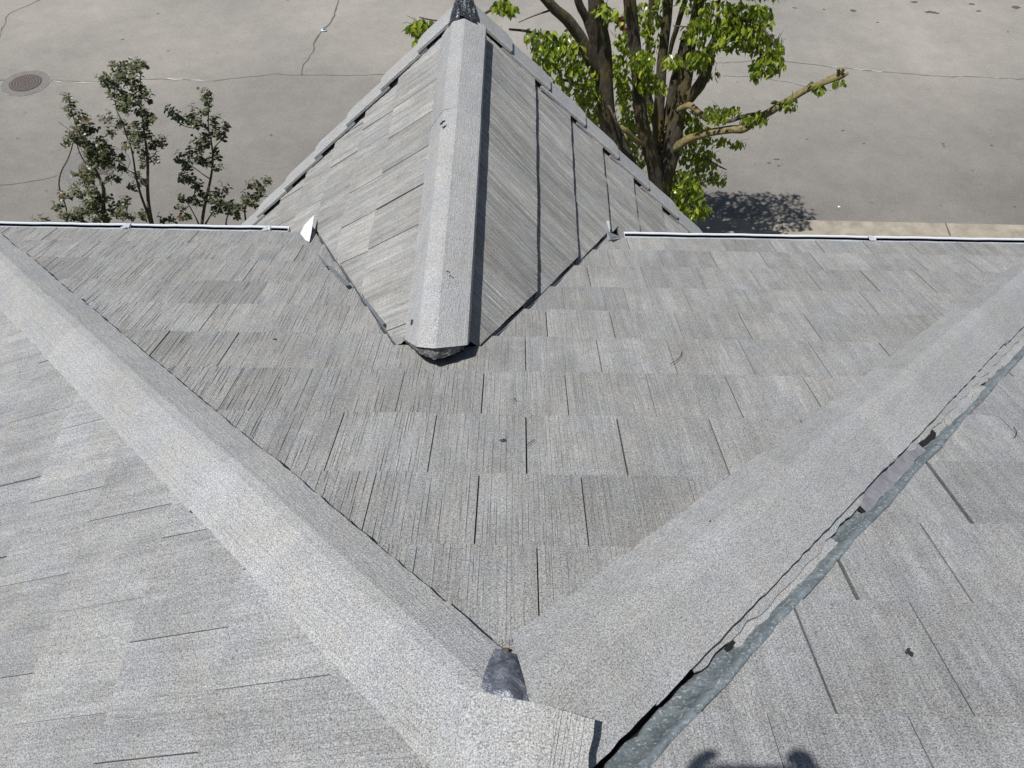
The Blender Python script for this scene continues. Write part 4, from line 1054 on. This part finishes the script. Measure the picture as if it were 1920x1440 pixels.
shrub('shrub', 'open branching shrub with a pale main stem left of the gable',
      [[(1300, 1345, 3.2), (1320, 1220, 2.8), (1342, 1120, 2.5), (1370, 990, 2.2), (1384, 880, 1.9), (1382, 790, 1.7), (1368, 690, 1.5), (1350, 610, 1.3), (1352, 500, 1), (1355, 400, .7), (1355, 350, .5)], [(1352, 615, 1.1), (1290, 602, 1), (1230, 612, .9), (1150, 590, .7), (1100, 540, .6), (1075, 480, .5)], [(1384, 790, 1.1), (1420, 735, .9), (1465, 690, .8), (1492, 600, .5)], [(1368, 1005, 1.2), (1320, 975, 1), (1260, 930, .9), (1200, 890, .7), (1155, 840, .5)], [(1340, 1150, 1.4), (1290, 1095, 1), (1230, 1050, .8), (1150, 1000, .5)], [(1275, 1345, 1.6), (1250, 1290, 1.2), (1200, 1200, .9), (1160, 1150, .6)], [(1330, 1345, 1.8), (1370, 1280, 1.2), (1440, 1180, 1), (1460, 1080, .6)], [(1485, 1345, 1.6), (1500, 1280, 1.2), (1560, 1200, .8)]],
      [(1355, 375, 20, 26), (1330, 395, 34, 18), (1350, 440, 20, 26), (1085, 500, 20, 28), (1115, 560, 34, 28), (1165, 585, 36, 22), (1225, 520, 30, 30), (1240, 575, 46, 36), (1280, 605, 40, 26), (1320, 500, 34, 22), (1390, 570, 40, 18), (1400, 620, 22, 22), (1400, 670, 34, 30), (1450, 690, 34, 32), (1488, 630, 18, 36), (1330, 700, 28, 20), (1270, 735, 28, 20), (1320, 750, 44, 26), (1225, 830, 28, 32), (1270, 810, 28, 26), (1160, 850, 18, 22), (1195, 900, 44, 30), (1260, 880, 40, 32), (1330, 880, 40, 26), (1400, 870, 30, 46), (1420, 940, 28, 26), (1415, 810, 18, 18), (1180, 940, 40, 22), (1150, 1000, 30, 20), (1200, 1010, 50, 28), (1240, 1050, 44, 30), (1270, 1080, 30, 24), (1170, 1160, 34, 24), (1220, 1180, 34, 20), (1290, 1140, 34, 24), (1290, 1210, 34, 30), (1160, 1240, 34, 26), (1190, 1300, 44, 30), (1400, 1130, 44, 36), (1460, 1110, 26, 42), (1370, 1190, 40, 30), (1450, 1190, 46, 34), (1410, 1260, 48, 34), (1500, 1230, 50, 40), (1560, 1220, 40, 36), (1530, 1290, 50, 36), (1590, 1260, 24, 30), (1020, 1325, 30, 16), (1080, 1330, 30, 12)], (1300, 1345), SY+.1)
shrub('shrub', 'small sprig of shrub poking up beside the left verge of the gable',
      [[(1640, 1345, 2), (1630, 1240, 1.4), (1660, 1180, 1.1), (1720, 1110, .8), (1800, 1035, .5)], [(1640, 1230, 1), (1625, 1150, .7)]],
      [(1625, 1155, 30, 24), (1650, 1190, 34, 26), (1700, 1150, 40, 30), (1705, 1070, 26, 28), (1745, 1090, 36, 28), (1755, 1140, 28, 18), (1795, 1045, 28, 18), (1690, 1220, 36, 18)], (1640, 1345), SY+.15)

# ------------------------------------------------------------------ the photographer, whose shadow falls on the roof
def person():
    fx, fy = .16, -.50
    zf = -TS*fy - PD + .03
    e = empty('person', (fx, fy, zf), 'person in dark clothes holding a phone, casting the shadow on the slope beside the lead', 'person')
    def skinbody(name, nodes, edges, mat, sub=2):
        me = bpy.data.meshes.new(name); me.from_pydata([Vector(n_[0]) for n_ in nodes], edges, []); 
        o = link(name, me, mat, None); o.modifiers.new('s', 'SKIN'); me.skin_vertices[0].data[0].use_root = True
        for i, n_ in enumerate(nodes): me.skin_vertices[0].data[i].radius = n_[1] if isinstance(n_[1], tuple) else (n_[1], n_[1])
        sb = o.modifiers.new('u', 'SUBSURF'); sb.levels = sub; sb.render_levels = sub
        setpar(o, e); return o
    px_, py_ = fx, fy
    cx = .0
    N = [((fx, fy, .93+zf), (.15, .12)), ((fx, fy+.01, 1.12+zf), (.14, .10)), ((fx-.02, fy+.03, 1.34+zf), (.17, .11)), ((fx-.03, fy+.04, 1.46+zf), (.07, .06)), ((fx-.04, fy+.07, 1.54+zf), (.055, .055)),
         ((fx-.10, fy, .88+zf), .10), ((fx-.13, fy+.06, .5+zf), .065), ((fx-.15, fy+.02, .08+zf), .045), ((fx-.15, fy+.15, .03+zf), .038),
         ((fx+.10, fy, .88+zf), .10), ((fx+.13, fy+.06, .5+zf), .065), ((fx+.15, fy+.02, .08+zf), .045), ((fx+.15, fy+.15, .03+zf), .038),
         ((fx-.20, fy+.04, 1.38+zf), .06), ((fx-.30, fy+.20, 1.22+zf), .042), ((-.185, -.065, CZ+.005), .026),
         ((fx+.16, fy+.04, 1.38+zf), .06), ((fx+.20, fy+.22, 1.22+zf), .042), ((.060, -.065, CZ+.015), .026)]
    Ed = [(0, 1), (1, 2), (2, 3), (3, 4), (0, 5), (5, 6), (6, 7), (7, 8), (0, 9), (9, 10), (10, 11), (11, 12), (2, 13), (13, 14), (14, 15), (2, 16), (16, 17), (17, 18)]
    skin = simple('skin', (.45, .27, .19), .5); cloth = simple('dark_cloth', (.03, .035, .05), .9)
    skinbody('body', N, Ed, cloth)
    # head
    hc = Vector((fx-.045, fy+.10, 1.655+zf))
    bm = bmesh.new(); bmesh.ops.create_uvsphere(bm, u_segments=24, v_segments=18, radius=1)
    for v in bm.verts:
        x, y, z = v.co; v.co = Vector((x*.075, y*.095, z*.118)); 
        if z < 0: v.co.x *= 1+.25*z; v.co.y *= 1+.12*z
        if y > .8 and abs(x) < .25 and -.35 < z < .15: v.co.y += .022*(1-abs(x)*4)
    me = bpy.data.meshes.new('head'); bm.to_mesh(me); bm.free()
    for p_ in me.polygons: p_.use_smooth = True
    o = link('head', me, skin); setpar(o, e); o.location = hc; o.rotation_euler = (R(-25), 0, 0); o.matrix_parent_inverse = Matrix.Translation(-e.location)
    bm = bmesh.new(); bmesh.ops.create_uvsphere(bm, u_segments=24, v_segments=16, radius=1)
    for v in bm.verts: v.co = Vector((v.co.x*.084, v.co.y*.102-.012, v.co.z*.12+.012))
    bmesh.ops.bisect_plane(bm, geom=bm.verts[:]+bm.edges[:]+bm.faces[:], plane_co=(0, .04, .0), plane_no=(0, 1, -.9), clear_outer=True)
    me = bpy.data.meshes.new('hair'); bm.to_mesh(me); bm.free()
    o = link('hair', me, simple('hair', (.03, .02, .015), .6)); setpar(o, e); o.location = hc; o.rotation_euler = (R(-25), 0, 0)
    # hands: palm and five fingers each side of the phone
    for s_, x in ((-1, -.178), (1, .052)):
        y = -.040; z = CZ+(.036 if s_ < 0 else .048)
        nodes = [((x, y-.02, z-.03), .024), ((x-s_*.006, y, z), .026), ((x-s_*.012, y+.006, z+.025), .022)]; ed = [(0, 1), (1, 2)]
        for k_ in range(4):
            i0 = len(nodes); bz = z+.034-.020*k_; L_ = (.9, 1, .95, .75)[k_]
            nodes += [((x-s_*.004, y+.026, bz), .0095), ((x-s_*.024*L_, y+.034, bz+.004), .0088), ((x-s_*.046*L_, y+.030, bz+.002), .008)]
            ed += [(1 if k_ > 1 else 2, i0), (i0, i0+1), (i0+1, i0+2)]
        i0 = len(nodes); nodes += [((x-s_*.012, y-.022, z+.012), .012), ((x-s_*.034, y-.020, z+.030), .0095), ((x-s_*.052, y-.016, z+.036), .008)]; ed += [(1, i0), (i0, i0+1), (i0+1, i0+2)]
        skinbody('hand', nodes, ed, skin, 1)
    ph = MB(); ph.box((-.142, -.034, CZ-.012), (.155, 0, 0), (0, .008, 0), (0, 0, .075))
    me = ph.mesh('phone'); o = link('phone', me, simple('phone_black', (.02, .02, .022), .2), None, 'dark phone held level in both hands above the roof', 'phone')
person()
